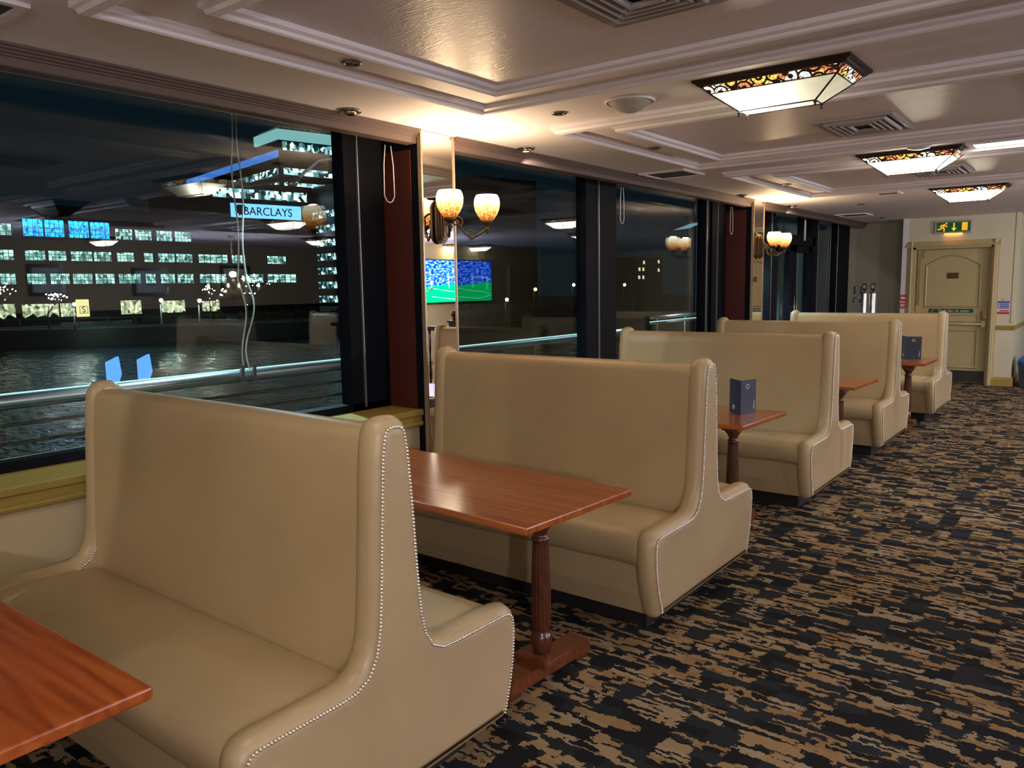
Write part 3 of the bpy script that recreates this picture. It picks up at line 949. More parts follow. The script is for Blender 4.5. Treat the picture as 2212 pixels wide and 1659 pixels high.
yf = YD + 0.0895
arch = [(-2.40, 1.20), (-1.70, 1.20), (-1.70, 1.80)]
for k in range(1, 12):
    a = k / 12.0
    arch.append((-1.70 - 0.70 * a, 1.80 + 0.14 * math.sin(PI * a)))
arch.append((-2.40, 1.80))
mo = MB(); ring(arch, 0.035, yf, 0.018, mo)
ring([(-2.40, 0.96), (-1.70, 0.96), (-1.70, 1.04), (-2.40, 1.04)], 0.02, yf, 0.014, mo)
ring([(-2.40, 0.26), (-1.70, 0.26), (-1.70, 0.80), (-2.40, 0.80)], 0.032, yf, 0.018, mo)
mo.build('panel_moulding', 'door paint', door)
MB().box(DX0 + 0.06, DX1 - 0.045, yf - 0.004, yf - 0.0003, 0.02, 0.20).build('kick_plate', 'kick plate', door)
MB().tube([(-2.50, yf - 0.06, 0.915), (-1.60, yf - 0.06, 0.915)], 0.014).box(-2.53, -2.47, yf - 0.075, yf - 0.0003, 0.88, 0.95).box(-1.63, -1.575, yf - 0.075, yf - 0.0003, 0.87, 0.96).build('push_bar', 'door paint', door)
MB().bbox(-1.645, -1.575, yf - 0.03, yf - 0.0003, 0.985, 1.11, 0.008).box(-1.63, -1.59, yf - 0.05, yf - 0.02, 1.0, 1.06).build('door_lock', 'brass', door)
MB().box(-2.535, -2.50, yf - 0.012, yf - 0.0003, 1.20, 2.0).tube([(-2.46, yf - 0.03, 1.93), (-2.46, yf - 0.03, 2.04)], 0.01).build('door_bolt', 'mirror trim', door)
MB().bbox(-2.13, -1.97, yf - 0.008, yf - 0.0003, 1.605, 1.695, 0.003).build('name_plate', 'name plate', door)
pb = MB().box(-2.36, -1.75, yf - 0.004, yf - 0.0003, 1.085, 1.145).build('push_bar_sign', 'safety green', door)
text_obj('lettering', 'Push bar to open', 0.056, 'card white', pb, (-2.015, yf - 0.0052, 1.115), (PI / 2, 0, 0), 0.0008, xs=1.08)
MB().tube([(-2.33, yf - 0.006, 1.118), (-2.315, yf - 0.006, 1.10), (-2.285, yf - 0.006, 1.133)], 0.003, 6).build('tick', 'card white', pb)

# ceiling coffers: outer and inner moulding frames with an embossed paper panel
mould = [(0.0, 0.0), (0.0, 0.018), (0.014, 0.024), (0.020, 0.038), (0.045, 0.045), (0.055, 0.040), (0.060, 0.030), (0.078, 0.022), (0.084, 0.010), (0.084, 0.0)]


def mould_frame(mb, x0, x1, y0, y1):
    """mitred rectangle of moulding hung under the ceiling; x0..y1 are its outer edges"""
    secs = []
    for a, h in mould:
        secs.append([(x0 + a, y0 + a, ZC - h), (x1 - a, y0 + a, ZC - h), (x1 - a, y1 - a, ZC - h), (x0 + a, y1 - a, ZC - h)])
    n = 4
    v = [p for s in secs for p in s]; fc = []
    for i in range(len(secs) - 1):
        for j in range(n):
            fc.append((i * n + j, i * n + (j + 1) % n, (i + 1) * n + (j + 1) % n, (i + 1) * n + j))
    mb.add(v, fc)


cof = [(-2.78, 0.18, 1.26, 3.37, -2.47, -0.13, 1.53, 3.09), (-2.78, 0.18, 4.01, 6.08, -2.47, -0.13, 4.20, 5.75), (-2.78, 0.18, 6.60, 8.92, -2.47, -0.13, 6.90, 8.58)]
for dx in (0.0, 3.2):
    for (a, b, c0, d0, e0, f0, g0, h0) in cof:
        mb = MB(); mould_frame(mb, a + dx, b + dx, c0, d0); mould_frame(mb, e0 + dx, f0 + dx, g0, h0)
        struct(mb.build('trim_5', 'moulding paint'))
        struct(MB().box(e0 + 0.08 + dx, f0 - 0.08 + dx, g0 + 0.08, h0 - 0.08, ZC - 0.006, ZC - 0.0005).build('ceiling_panel', 'anaglypta'))

# ------------------------------------------------------------------ high-backed banquette benches
half = [(0.0, 1.237), (0.030, 1.234), (0.052, 1.220), (0.066, 1.195), (0.077, 1.13), (0.085, 1.02), (0.093, 0.90), (0.100, 0.78), (0.106, 0.70), (0.113, 0.63),
        (0.126, 0.575), (0.150, 0.535), (0.185, 0.517), (0.24, 0.5135), (0.33, 0.5125), (0.42, 0.5118), (0.485, 0.511), (0.520, 0.503), (0.545, 0.482), (0.556, 0.455), (0.560, 0.41),
        (0.556, 0.34), (0.545, 0.27), (0.528, 0.20), (0.505, 0.13), (0.497, 0.108), (0.485, 0.100)]


def outline():
    rt = [(y, z) for y, z in half]
    lf = [(-y, z) for y, z in reversed(half[1:])]
    return rt + lf   # clockwise seen from +x? orientation fixed later


def inset(poly, d):
    n = len(poly); out = []
    P = [Vector(p) for p in poly]
    area = sum(P[i].x * P[(i + 1) % n].y - P[(i + 1) % n].x * P[i].y for i in range(n))
    sg = 1 if area > 0 else -1
    for i in range(n):
        e1 = (P[i] - P[i - 1]).normalized(); e2 = (P[(i + 1) % n] - P[i]).normalized()
        b = Vector((-e1.y - e2.y, e1.x + e2.x)) * sg
        b.normalize()
        c = max(0.55, b.dot(Vector((-e1.y, e1.x)) * sg))
        q = P[i] + b * d / c
        out.append((q.x, q.y))
    return out


OUT = outline()


def panel_mesh(x_out, sgn, T=0.10):
    """padded end panel; x_out its outer face, sgn = direction in which it thickens"""
    mb = MB()
    secs = []
    for dx, ins in [(0.0, 0.055), (-0.001, 0.036), (0.008, 0.024), (-0.004 + 0.02, 0.010), (0.032, 0.003), (0.05, 0.0), (0.068, 0.003), (0.084, 0.010), (0.096, 0.026), (0.100, 0.05)]:
        secs.append([(x_out + sgn * dx, y, z) for y, z in inset(OUT, ins)])
    mb.loft(secs, smooth=True, cap=False)
    n = len(OUT); h = len(half)
    for sec in (secs[0], secs[-1]):
        # mirror-symmetric outline: index i on the +y side pairs with n - i on the -y side
        fc = []
        for i in range(1, h - 1):
            fc.append((i, i + 1, n - i - 1, n - i))
        fc.append((0, 1, n - 1))
        mb.add(sec, fc, False)
    return mb


def nails_mesh(x, sgn, rad=0.0052, step=0.0108, ins=0.030):
    path = [Vector(p) for p in inset(OUT, ins)]
    # open path along sides and top, not the bottom edge
    k0 = len(half) - 1
    path = path[k0 + 1:] + path[:k0]
    mb = MB()
    acc = 0.0
    hemi = [(1.0, 0.0), (0.8, 0.55), (0.35, 0.95)]
    for i in range(len(path) - 1):
        a, b = path[i], path[i + 1]
        ln = (b - a).length
        while acc <= ln:
            p = a.lerp(b, acc / ln)
            v = []; n = 6
            for r, h in hemi:
                for j in range(n):
                    q = 2 * PI * j / n
                    v.append((x + sgn * h * rad, p.x + r * rad * math.cos(q), p.y + r * rad * math.sin(q)))
            fc = []
            for s in range(2):
                for j in range(n):
                    fc.append((s * n + j, s * n + (j + 1) % n, (s + 1) * n + (j + 1) % n, (s + 1) * n + j))
            fc.append(tuple(range(2 * n, 3 * n)))
            mb.add(v, fc, True)
            acc += step
        acc -= ln
    return mb


def make_bench(name, label, loc, length):
    t = thing(name, label, 'bench', loc, 0, 'cream double booth benches')
    xi0, xi1 = -length + 0.085, -0.085
    # aisle end panel
    ep = panel_mesh(0.0, -1).build('end_panel', 'leather', t)
    nails_mesh(0.0005, 1).build('nail_trim', 'nail metal', ep)
    ep = panel_mesh(-length, 1).build('end_panel', 'leather', t)
    nails_mesh(-length + 0.0995, 1).build('nail_trim', 'nail metal', ep)
    nails_mesh(-length - 0.0005, -1).build('nail_trim', 'nail metal', ep)
    # backrest: slightly bellied pad
    bp = [(0.0, 1.207), (0.030, 1.204), (0.050, 1.190), (0.061, 1.165), (0.068, 1.10), (0.078, 0.98), (0.086, 0.85), (0.094, 0.72), (0.102, 0.60), (0.110, 0.50), (0.112, 0.44), (0.10, 0.40)]
    op = bp + [(-y, z) for y, z in reversed(bp[1:])]
    secs = []
    for x, sc in ((xi0, 0.97), (xi0 + 0.03, 1.0), (xi0 + 0.5, 1.03), ((xi0 + xi1) / 2, 1.04), (xi1 - 0.5, 1.03), (xi1 - 0.03, 1.0), (xi1, 0.97)):
        secs.append([(x, y * sc, z) for y, z in op])
    MB().loft(secs, smooth=True).build('backrest', 'leather', t)
    for s in (-1, 1):
        sp = [(0.095, 0.40), (0.100, 0.472), (0.125, 0.486), (0.20, 0.496), (0.33, 0.504), (0.43, 0.502), (0.485, 0.494), (0.520, 0.477), (0.540, 0.450), (0.546, 0.415),
              (0.540, 0.375), (0.524, 0.345), (0.50, 0.335), (0.42, 0.335)]
        sp = [(s * y, z) for y, z in sp]
        secs = [[(x, y, z - d) for y, z in sp] for x, d in ((xi0, .012), (xi0 + .03, .003), (xi0 + .12, 0), (xi1 - .12, 0), (xi1 - .03, .003), (xi1, .012))]
        MB().loft(secs, smooth=True).build('seat', 'leather', t)
        fp = [(s * y, z) for y, z in [(0.05, 0.34), (0.515, 0.345), (0.512, 0.30), (0.500, 0.20), (0.478, 0.105), (0.05, 0.10)]]
        MB().prism(fp, xi0, xi1, 'X').build('seat_base', 'leather', t)
    MB().box(-length + 0.12, -0.12, -0.40, 0.40, 0.0, 0.105).build('plinth', 'dark base', t)
    return t


BX = -1.597
benches = []
b0 = make_bench('booth_bench', 'nearest cream leather booth bench, its studded side panel closest to the camera', (BX, 1.521, 0), 1.77)
b1 = dup(b0, (-1.540, 3.57, 0), None, 'cream leather booth bench standing beside the mirrored pillar, second from the camera')
b1.scale = (1.0, 1.06, 1.0)
b2 = dup(b0, (BX - 0.005, 5.93, 0), None, 'cream leather booth bench in the middle of the row, third from the camera')
b3 = dup(b0, (BX - 0.005, 7.99, 0), None, 'cream leather booth bench behind the table with the upright menu, fourth from the camera')
b4 = dup(b0, (BX + 0.04, 10.2, 0), None, 'farthest cream leather booth bench, in front of the fire door')

# ------------------------------------------------------------------ tables
def make_table(label, loc, rz, length=1.50, width=0.72):
    t = thing('booth_table', label, 'table', loc, rz, 'mahogany booth tables')
    h = width / 2
    MB().bbox(-length, 0, -h, h, 0.722, 0.75, 0.005).build('tabletop', 'table wood', t)
    MB().box(-length + 0.25, -0.14, -0.05, 0.05, 0.685, 0.7225).build('apron_rail', 'leg wood', t)
    for x in (-0.215, -length + 0.30):
        col = MB()
        col.box(x - 0.075, x + 0.075, -0.16, 0.16, 0.695, 0.7215)
        col.box(x - 0.055, x + 0.055, -0.055, 0.055, 0.655, 0.70)
        col.lathe([(0.054, 0.66), (0.054, 0.645), (0.036, 0.625), (0.028, 0.605), (0.030, 0.595), (0.037, 0.590), (0.037, 0.578), (0.031, 0.572), (0.033, 0.560),
                   (0.036, 0.50), (0.039, 0.40), (0.041, 0.30), (0.040, 0.215), (0.033, 0.205), (0.031, 0.195), (0.040, 0.185), (0.045, 0.165), (0.044, 0.140), (0.036, 0.120), (0.034, 0.10)],
                  n=60, center=(x, 0, 0), flute=15, famp=0.12, fr=(0.21, 0.565))
        col.build('pedestal_column', 'leg wood', t)
        MB().bbox(x - 0.085, x + 0.085, -0.085, 0.085, 0.078, 0.104, 0.006).build('plinth_block', 'foot wood', t)
        fb = MB().prism([(-0.27, 0.022), (-0.27, 0.05), (-0.255, 0.08), (0.255, 0.08), (0.27, 0.05), (0.27, 0.022)], x - 0.05, x + 0.05, 'X').build('foot_bar', 'foot wood', t)
        for s in (-1, 1):
            MB().box(x - 0.045, x + 0.045, s * 0.22 - 0.04, s * 0.22 + 0.04, 0.0, 0.0235).build('foot_pad', 'leg wood', fb)
    return t


t1 = make_table('mahogany booth table with only one corner in view, in front of the nearest bench', (-1.60, 0.405, 0), R(0.3), width=0.765)
t2 = make_table('mahogany booth table with a fluted leg, behind the nearest bench', (-1.580, 2.478, 0), R(-3.6), width=0.685)
t3 = dup(t2, (-1.706, 4.80, 0), R(-2.6), 'mahogany booth table holding the upright menu card with its whole front edge in view')
t4 = dup(t2, (-1.628, 6.945, 0), R(-2.0), 'bare mahogany booth table between the third and fourth benches')
t5 = dup(t2, (-1.522, 9.156, 0), R(-0.5), 'mahogany booth table in front of the farthest bench')

# ------------------------------------------------------------------ menu cards
def menu(label, spine, left, right, h=0.235, loc_z=0.7503):
    S = Vector((*spine, loc_z)); A = Vector((*left, loc_z)); B = Vector((*right, loc_z))
    t = thing('menu_card', label, 'menu', S, 0, 'upright navy menu cards')
    for nm, e in (('left', A), ('right', B)):
        d = (e - S); ln = d.length; d.normalize()
        nrm = Vector((d.y, -d.x, 0))
        if nrm.dot(Vector((0, 0, 1.6)) - S) < 0: nrm = -nrm
        M = Matrix.Identity(4)
        for i in range(3):
            M[i][0] = d[i]; M[i][1] = -nrm[i]; M[i][2] = (0, 0, 1)[i]
        pg = MB().box(0, ln, 0.0, 0.0025, 0, h, M).build('leaf', 'navy card', t)
        sgn = 1 if M.to_3x3().determinant() > 0 else -1
        ex, ez = (ln * 0.62, 0.040) if nm == 'left' else (ln * 0.44, h - 0.042)
        em = MB().lathe([(0.0165, 0), (0.0165, 0.0012)], 20, (ex, 0, ez), 'Y', False, M=M @ Matrix.Translation((0, -0.0014, 0)))
        em.build('emblem', 'card white', pg)
        MB().lathe([(0.0125, 0), (0.0125, 0.0006)], 20, (ex, 0, ez), 'Y', False, M=M @ Matrix.Translation((0, -0.0021, 0))).build('emblem_ring', 'card red' if nm == 'left' else 'navy card', pg)
        MB().lathe([(0.0065, 0), (0.0065, 0.0006)], 12, (ex, 0, ez), 'Y', False, M=M @ Matrix.Translation((0, -0.0028, 0))).build('emblem_centre', 'card white' if nm == 'left' else 'card red', pg)
        if nm == 'right':
            o = text_obj('lettering', 'Menus', 0.022, 'card white', pg)
            xd = Vector((0, 0, 1)); yd = -d if True else d
            zd = xd.cross(yd)
            if zd.dot(nrm) < 0:
                yd = d; zd = xd.cross(yd)
            mm = Matrix.Identity(4)
            for i in range(3):
                mm[i][0] = xd[i]; mm[i][1] = yd[i]; mm[i][2] = zd[i]
            loc = d * (ln * 0.86) + Vector((0, 0, 0.058)) + nrm * 0.0012
            mm.translation = loc
            o.matrix_local = mm
    return t


menu('open navy menu card standing on the middle table, both leaves in view', (-1.885, 4.83), (-2.005, 4.945), (-1.845, 4.99), h=0.222)
menu('navy menu card standing on the farthest table, one leaf facing the aisle', (-1.775, 9.22), (-1.86, 9.38), (-1.645, 9.285), h=0.245)

# ------------------------------------------------------------------ ceiling lanterns
def make_lantern(label, loc, lit=True, glass='lantern glass'):
    t = thing('ceiling_lantern', label, 'ceiling light', loc, 0, 'square lantern ceiling lights')
    # local z=0 at the ceiling, hanging down
    HX, HY = 0.355, 0.19
    fr = MB()
    secs = []
    for a, z in [(0.0, 0.0), (0.0, -0.008), (0.006, -0.014), (0.014, -0.017), (0.020, -0.025), (0.030, -0.029), (0.036, -0.029)]:
        secs.append([(-HX + a, -HY + a, z), (HX - a, -HY + a, z), (HX - a, HY - a, z), (-HX + a, HY - a, z)])
    fr.loft(secs, smooth=False, cap=False)
    fr.add([(-HX, -HY, 0), (HX, -HY, 0), (HX, HY, 0), (-HX, HY, 0)], [(0, 1, 2, 3)])
    fr.build('frame', 'lantern bronze', t)
    top = (HX - 0.036, HY - 0.036, -0.029); mid = (0.286, 0.128, -0.060); bot = (0.175, 0.048, -0.142)

    def rect(q): return [(-q[0], -q[1], q[2]), (q[0], -q[1], q[2]), (q[0], q[1], q[2]), (-q[0], q[1], q[2])]
    a, b, c = rect(top), rect(mid), rect(bot)
    for i in range(4):
        j = (i + 1) % 4
        MB().add([a[i], a[j], b[j], b[i]], [(0, 1, 2, 3)]).build('floral_band', 'lantern band' if lit else 'lantern bronze', t)
        MB().add([b[i], b[j], c[j], c[i]], [(0, 1, 2, 3)]).build('glass_panel', glass if lit else 'lantern bronze', t)
    MB().add(c, [(0, 1, 2, 3)]).build('bottom_pane', glass if lit else 'lantern bronze', t)
    rb = MB()
    for i in range(4):
        j = (i + 1) % 4
        rb.tube([a[i], b[i], c[i]], 0.0045, 6).tube([b[i], b[j]], 0.0035, 6).tube([c[i], c[j]], 0.0035, 6)
    rb.build('rib', 'lantern bronze', t)
    for i in range(4):
        MB().lathe([(0.003, 0.0), (0.009, -0.004), (0.009, -0.010), (0.004, -0.014), (0.007, -0.020), (0.001, -0.026)], 10, c[i]).build('finial', 'lantern bronze', t)
    return t


lan = make_lantern('nearest stained-glass lantern on the ceiling, between the nearest and middle coffers', (-1.305, 3.75, ZC), True, 'lantern glass hot spot')
lan2 = make_lantern('second stained-glass ceiling lantern from the camera, beside the flush light panel', (-1.30, 6.62, ZC))
dup(lan2, (-1.30, 9.42, ZC), None, 'farthest stained-glass ceiling lantern in view, above the exit sign')
dup(lan2, (-1.30, 0.95, ZC), None, 'stained-glass ceiling lantern over the nearest table, above the picture')
OFFL = 'stained-glass lantern outside the view, lighting the room'
for x, y in [(-1.30, -1.8), (1.3, 0.95), (1.3, 6.62), (1.3, 9.42), (0.15, 12.3), (4.1, 13.9), (4.1, 3.75), (4.1, 9.42), (6.4, 6.6)]:  # the one near the door wall is added to brighten it
    dup(lan2, (x, y, ZC), None, OFFL)
make_lantern('unlit dark lantern over the far side of the room', (1.35, 3.75, ZC), lit=False)
pl = thing('flush_light_panel', 'flush rectangular light panel in the ceiling right of the second lantern', 'ceiling light', (-0.52, 6.56, ZC))
MB().box(-0.40, 0.40, -0.15, -0.12, -0.018, -0.0005).box(-0.40, 0.40, 0.12, 0.15, -0.018, -0.0005).box(-0.40, -0.36, -0.12, 0.12, -0.018, -0.0005).box(0.36, 0.40, -0.12, 0.12, -0.018, -0.0005).build('frame', 'moulding paint', pl)
MB().box(-0.36, 0.36, -0.12, 0.12, -0.010, -0.004).build('diffuser', 'panel light', pl)

# ------------------------------------------------------------------ wall sconces on the pillars
def spiral(c, r0, r1, a0, turns, n=28):
    out = []
    for i in range(n + 1):
        u = i / n
        a = a0 + turns * 2 * PI * u
        r = r0 + (r1 - r0) * u
        out.append((c[0] + r * math.cos(a), c[1] + r * math.sin(a)))
    return out


def make_sconce(label, loc):
    """origin on the pillar face at the plate centre; +x into the room, arms spread along y"""
    t = thing('wall_sconce', label, 'wall light', loc, 0, 'twin-shade sconces on the pillars')
    pl = MB()
    for k, (hw, hh, x0, x1) in enumerate([(0.052, 0.135, 0.002, 0.014), (0.043, 0.126, 0.014, 0.024), (0.033, 0.116, 0.024, 0.034), (0.020, 0.10, 0.034, 0.040)]):
        poly = []
        n = 12
        for i in range(n + 1):
            a = PI * i / n
            poly.append((hw * math.cos(a), hh - hw + hw * math.sin(a)))
        for i in range(n + 1):
            a = PI + PI * i / n
            poly.append((hw * math.cos(a), -hh + hw + hw * math.sin(a)))
        pl.prism(poly, x0, x1, 'X')
    pl.build('back_plate', 'bronze', t)
    for s in (-1, 1):
        ex, ey, ez = 0.235, s * 0.172, -0.075        # below the cup
        arm = MB()
        pts = []
        for i in range(25):
            u = i / 24
            x = 0.03 + (ex - 0.03) * u
            y = ey * u
            z = -0.012 + 0.075 * math.sin(u * 2 * PI * 0.95 + 0.9) * (1 - 0.55 * u) - 0.055 * u
            pts.append((x, y, z))
        arm.tube(pts, 0.0075, 8)
        dirn = Vector((ex, ey, 0)).normalized()
        for cen, r0, r1, a0, tn in (((0.085, 0.03), 0.042, 0.008, -1.2, 1.35), ((0.175, -0.055), 0.030, 0.006, 1.9, -1.25)):
            arm.tube([(0.02 + dirn.x * q[0], dirn.y * q[0], q[1] - 0.03) for q in spiral(cen, r0, r1, a0, tn)], 0.0055, 6)
        arm.build('scroll_arm', 'bronze', t)
        MB().lathe([(0.002, -0.07), (0.008, -0.062), (0.006, -0.052), (0.014, -0.045), (0.014, -0.032), (0.009, -0.026), (0.018, -0.012), (0.034, -0.004), (0.036, 0.012), (0.032, 0.016)], 16, (ex, ey, ez + 0.065)).build('cup', 'bronze', t)
        sh = MB()
        prof = [(0.034, 0.022), (0.046, 0.035), (0.062, 0.060), (0.074, 0.085), (0.080, 0.115), (0.0805, 0.138), (0.076, 0.160), (0.068, 0.176), (0.065, 0.180), (0.0625, 0.177), (0.072, 0.158), (0.0765, 0.136), (0.075, 0.112), (0.069, 0.083), (0.057, 0.060), (0.04, 0.038)]
        sh.lathe(prof, 32, (0, 0, 0), cap=False)
        so = sh.build('shade', 'shade', t, (ex, ey, ez + 0.055))
        lamp('bulb_light', 'POINT', t, (ex, ey, ez + 0.055 + 0.165), 7.5, (1.0, 0.70, 0.40), 0.03)
        lamp('bulb_glow', 'POINT', t, (ex, ey, ez + 0.055 + 0.10), 2.0, (1.0, 0.72, 0.42), 0.03)
    return t


sc1 = make_sconce('twin-shade amber glass sconce on the mirrored pillar beside the second bench', (XP + 0.012, 3.68, 2.0))
dup(sc1, (XP + 0.012, 9.165, 2.0), None, 'twin-shade amber glass sconce on the distant mirrored pillar')
dup(sc1, (XP + 0.012, -1.79, 2.0), None, 'twin-shade amber glass sconce on the pillar behind the camera')

# ------------------------------------------------------------------ downlights
def make_gimbal(label, loc, lit=True):
    t = thing('gimbal_downlight', label, 'ceiling light', loc, 0, 'brass gimbal spotlights along the valance')
    MB().lathe([(0.036, -0.002), (0.058, -0.002), (0.062, -0.006), (0.058, -0.012), (0.042, -0.014), (0.036, -0.010)], 24, (0, 0, 0), cap=False).build('trim_ring', 'antique nickel', t)
    MB().lathe([(0.034, 0.0), (0.036, -0.016), (0.030, -0.026), (0.022, -0.024)], 20, cap=False).build('gimbal', 'brass', t)
    MB().lathe([(0.026, -0.012), (0.024, -0.017), (0.010, -0.02)], 16).build('bulb', 'downlight bulb' if lit else 'black plastic', t)
    return t


gm = make_gimbal('lit brass gimbal spotlight just past the nearest mirrored pillar', (-3.31, 4.48, ZC))
g2 = make_gimbal('unlit brass gimbal spotlight touching the valance left of the pillar', (-3.31, 2.91, ZC), False)
dup(g2, (-3.31, 8.42, ZC), None, 'unlit brass gimbal spotlight left of the distant pillar')
g_far = dup(gm, (-3.31, 10.05, ZC), None, 'lit brass gimbal spotlight just past the distant pillar')
g_back = dup(gm, (-3.31, -1.0, ZC), None, 'lit brass gimbal spotlight behind the camera')
for o_, y, pw, az, el in ((gm, 4.48, 12, -22, -32), (g_far, 10.05, 12, -22, -32), (g_back, -1.0, 24, -26, -20)):
    d = Vector((math.sin(R(az)) * math.cos(R(el)), math.cos(R(az)) * math.cos(R(el)), math.sin(R(el))))
    lamp('spot_light', 'SPOT', None, (-3.29, y, ZC - 0.035), pw, (1.0, 0.93, 0.80), 0.015, d.to_track_quat('-Z', 'Y').to_euler(), R(64), 0.12)

dn = thing('recessed_downlight', 'dark recessed downlight inside the nearest ceiling coffer border', 'ceiling light', (-2.62, 2.32, ZC), 0, 'small recessed downlights')
MB().lathe([(0.026, -0.001), (0.042, -0.001), (0.045, -0.005), (0.040, -0.009), (0.030, -0.010), (0.026, -0.004)], 24, cap=False).build('trim_ring', 'antique nickel', dn)
MB().lathe([(0.029, -0.0045), (0.010, -0.003)], 20).build('lamp_face', 'black plastic', dn)
for x, y, lb in [(-2.51, 3.71, 'recessed downlight in the ceiling beside the round speaker'), (-2.64, 5.08, 'recessed downlight in the middle coffer border'),
                 (-2.64, 7.84, 'recessed downlight inside the farthest coffer border'), (-2.61, 10.5, 'recessed downlight beyond the coffers, above the last bench'), (-2.93, 13.0, 'recessed downlight nearest the door wall')]:
    dup(dn, (x, y, ZC), None, lb)

# ceiling speaker, round cover, vents, hatches
sp = thing('ceiling_speaker', 'round pale speaker dome on the ceiling left of the nearest lantern', 'speaker', (-2.075, 3.72, ZC))
MB().lathe([(0.118, -0.001), (0.130, -0.001), (0.132, -0.010), (0.120, -0.014), (0.116, -0.008)], 36, cap=False).build('rim', 'moulding paint', sp)
MB().lathe([(0.117, -0.006), (0.10, -0.020), (0.065, -0.045), (0.030, -0.058), (0.004, -0.060)], 36).build('grille', 'speaker grille', sp)
rc = MB().lathe([(0.085, -0.0005), (0.085, -0.016), (0.072, -0.034), (0.03, -0.044), (0.004, -0.045)], 30).build('smoke_detector', 'white plastic', None, (-1.18, 6.21, ZC))
tag(rc, 'round cream smoke detector on the ceiling in front of the second lantern', 'smoke detector')


def make_vent(label, loc, HX=0.225, HY=0.28):
    t = thing('ceiling_vent', label, 'air vent', loc, 0, 'louvred ceiling air vents')
    fr = MB()
    secs = []
    for a, z in [(0.0, -0.001), (0.0, -0.010), (0.010, -0.016), (0.035, -0.010), (0.040, -0.004)]:
        secs.append([(-HX + a, -HY + a, z), (HX - a, -HY + a, z), (HX - a, HY - a, z), (-HX + a, HY - a, z)])
    fr.loft(secs, smooth=False, cap=False).build('frame', 'vent grey', t)
    MB().box(-HX + 0.03, HX - 0.03, -HY + 0.03, HY - 0.03, -0.0025, -0.0006).build('backing', 'vent dark', t)
    for k in range(4):
        a = 0.052 + k * 0.034
        sl = MB(); secs = []
        for d, z in [(0.0, -0.006), (0.004, -0.020), (0.010, -0.026), (0.018, -0.022), (0.022, -0.008)]:
            q = a + d
            secs.append([(-HX + q, -HY + q, z), (HX - q, -HY + q, z), (HX - q, HY - q, z), (-HX + q, HY - q, z)])
        sl.loft(secs, smooth=False, cap=False).build('louvre', 'vent grey', t)
    return t


PZ = ZC - 0.006
vt = make_vent('louvred air vent in the nearest ceiling coffer, cut by the top of the picture', (-1.30, 2.33, PZ))
dup(vt, (-1.295, 5.19, PZ), None, 'louvred air vent in the middle ceiling coffer, between the first two lanterns')
dup(vt, (-1.30, 7.80, PZ), None, 'louvred air vent in the farthest ceiling coffer, just behind the second lantern')


def make_hatch(label, loc, s=0.16):
    t = thing('ceiling_grille', label, 'air vent', loc, 0, 'small square ceiling grilles')
    MB().box(-s, s, -s, -s + 0.03, -0.016, -0.0005).box(-s, s, s - 0.03, s, -0.016, -0.0005).box(-s, -s + 0.03, -s + 0.03, s - 0.03, -0.016, -0.0005).box(s - 0.03, s, -s + 0.03, s - 0.03, -0.016, -0.0005).build('frame', 'moulding paint', t)
    MB().box(-s + 0.03, s - 0.03, -s + 0.03, s - 0.03, -0.008, -0.002).build('mesh', 'vent dark', t)
    return t


h1 = make_hatch('square dark ceiling grille at the upper left corner of the picture', (-3.06, 1.02, ZC), 0.17)
h2 = make_hatch('square ceiling grille between the valance and the last coffer', (-3.13, 6.35, ZC), 0.21)
dup(h2, (-3.1, 12.1, ZC), None, 'square ceiling grille near the grey end wall')
h4 = make_hatch('square ceiling grille behind the farthest coffer, left of the last lantern', (-2.07, 9.40, ZC), 0.13)

# ------------------------------------------------------------------ blind cords hanging at the windows
def cord_loop(label, y, zt, zb, x=-3.47, w=0.05):
    pts = [(x, y - w * .3, zt), (x, y - w * .5, (zt + zb) / 2 + .05), (x, y - w * .55, zb + 0.04), (x, y - w * .3, zb + 0.008), (x, y, zb), (x, y + w * .3, zb + 0.008), (x, y + w * .55, zb + 0.04), (x, y + w * .5, (zt + zb) / 2 + .05), (x, y + w * .3, zt)]
    o = MB().tube(pts, 0.0032, 6).build('blind_cord', 'white plastic')
    return tag(o, label, 'cord', 'looped blind cords')


cord_loop('white looped blind cord hanging before the dark red pillar side', 3.33, 2.43, 2.10, w=0.075)
cord_loop('white looped blind cord hanging at the middle window post', 6.09, 2.43, 2.12, w=0.06)
cord_loop('white looped blind cord hanging left of the distant pillar', 8.52, 2.43, 2.13, w=0.07)
cord_loop('white looped blind cord hanging above the far sconce', 11.1, 2.43, 2.15, w=0.05)

# ------------------------------------------------------------------ far end: exit sign, notices, beer font, bin
ex = thing('exit_sign', 'lit green exit sign with running man above the fire door', 'sign', (-2.06, YD - 0.03, 2.38))
MB().bbox(-0.25, 0.25, -0.012, 0.03, -0.095, 0.095, 0.006).build('case', 'edge aluminium', ex)
MB().box(-0.225, 0.225, -0.0145, -0.0122, -0.072, 0.072).build('face', 'exit green', ex)
yy = -0.0165
man = MB()


def flat(mb, pts, y=yy, th=0.0015):
    mb.prism([(p[0], p[1]) for p in pts], y, y + th, 'Y')


def limb(mb, pts, w):
    for (a, b) in zip(pts[:-1], pts[1:]):
        a = Vector(a); b = Vector(b); d = (b - a).normalized(); n = Vector((-d.y, d.x)) * w
        flat(mb, [a + n - d * w * .6, b + n + d * w * .6, b - n + d * w * .6, a - n - d * w * .6])


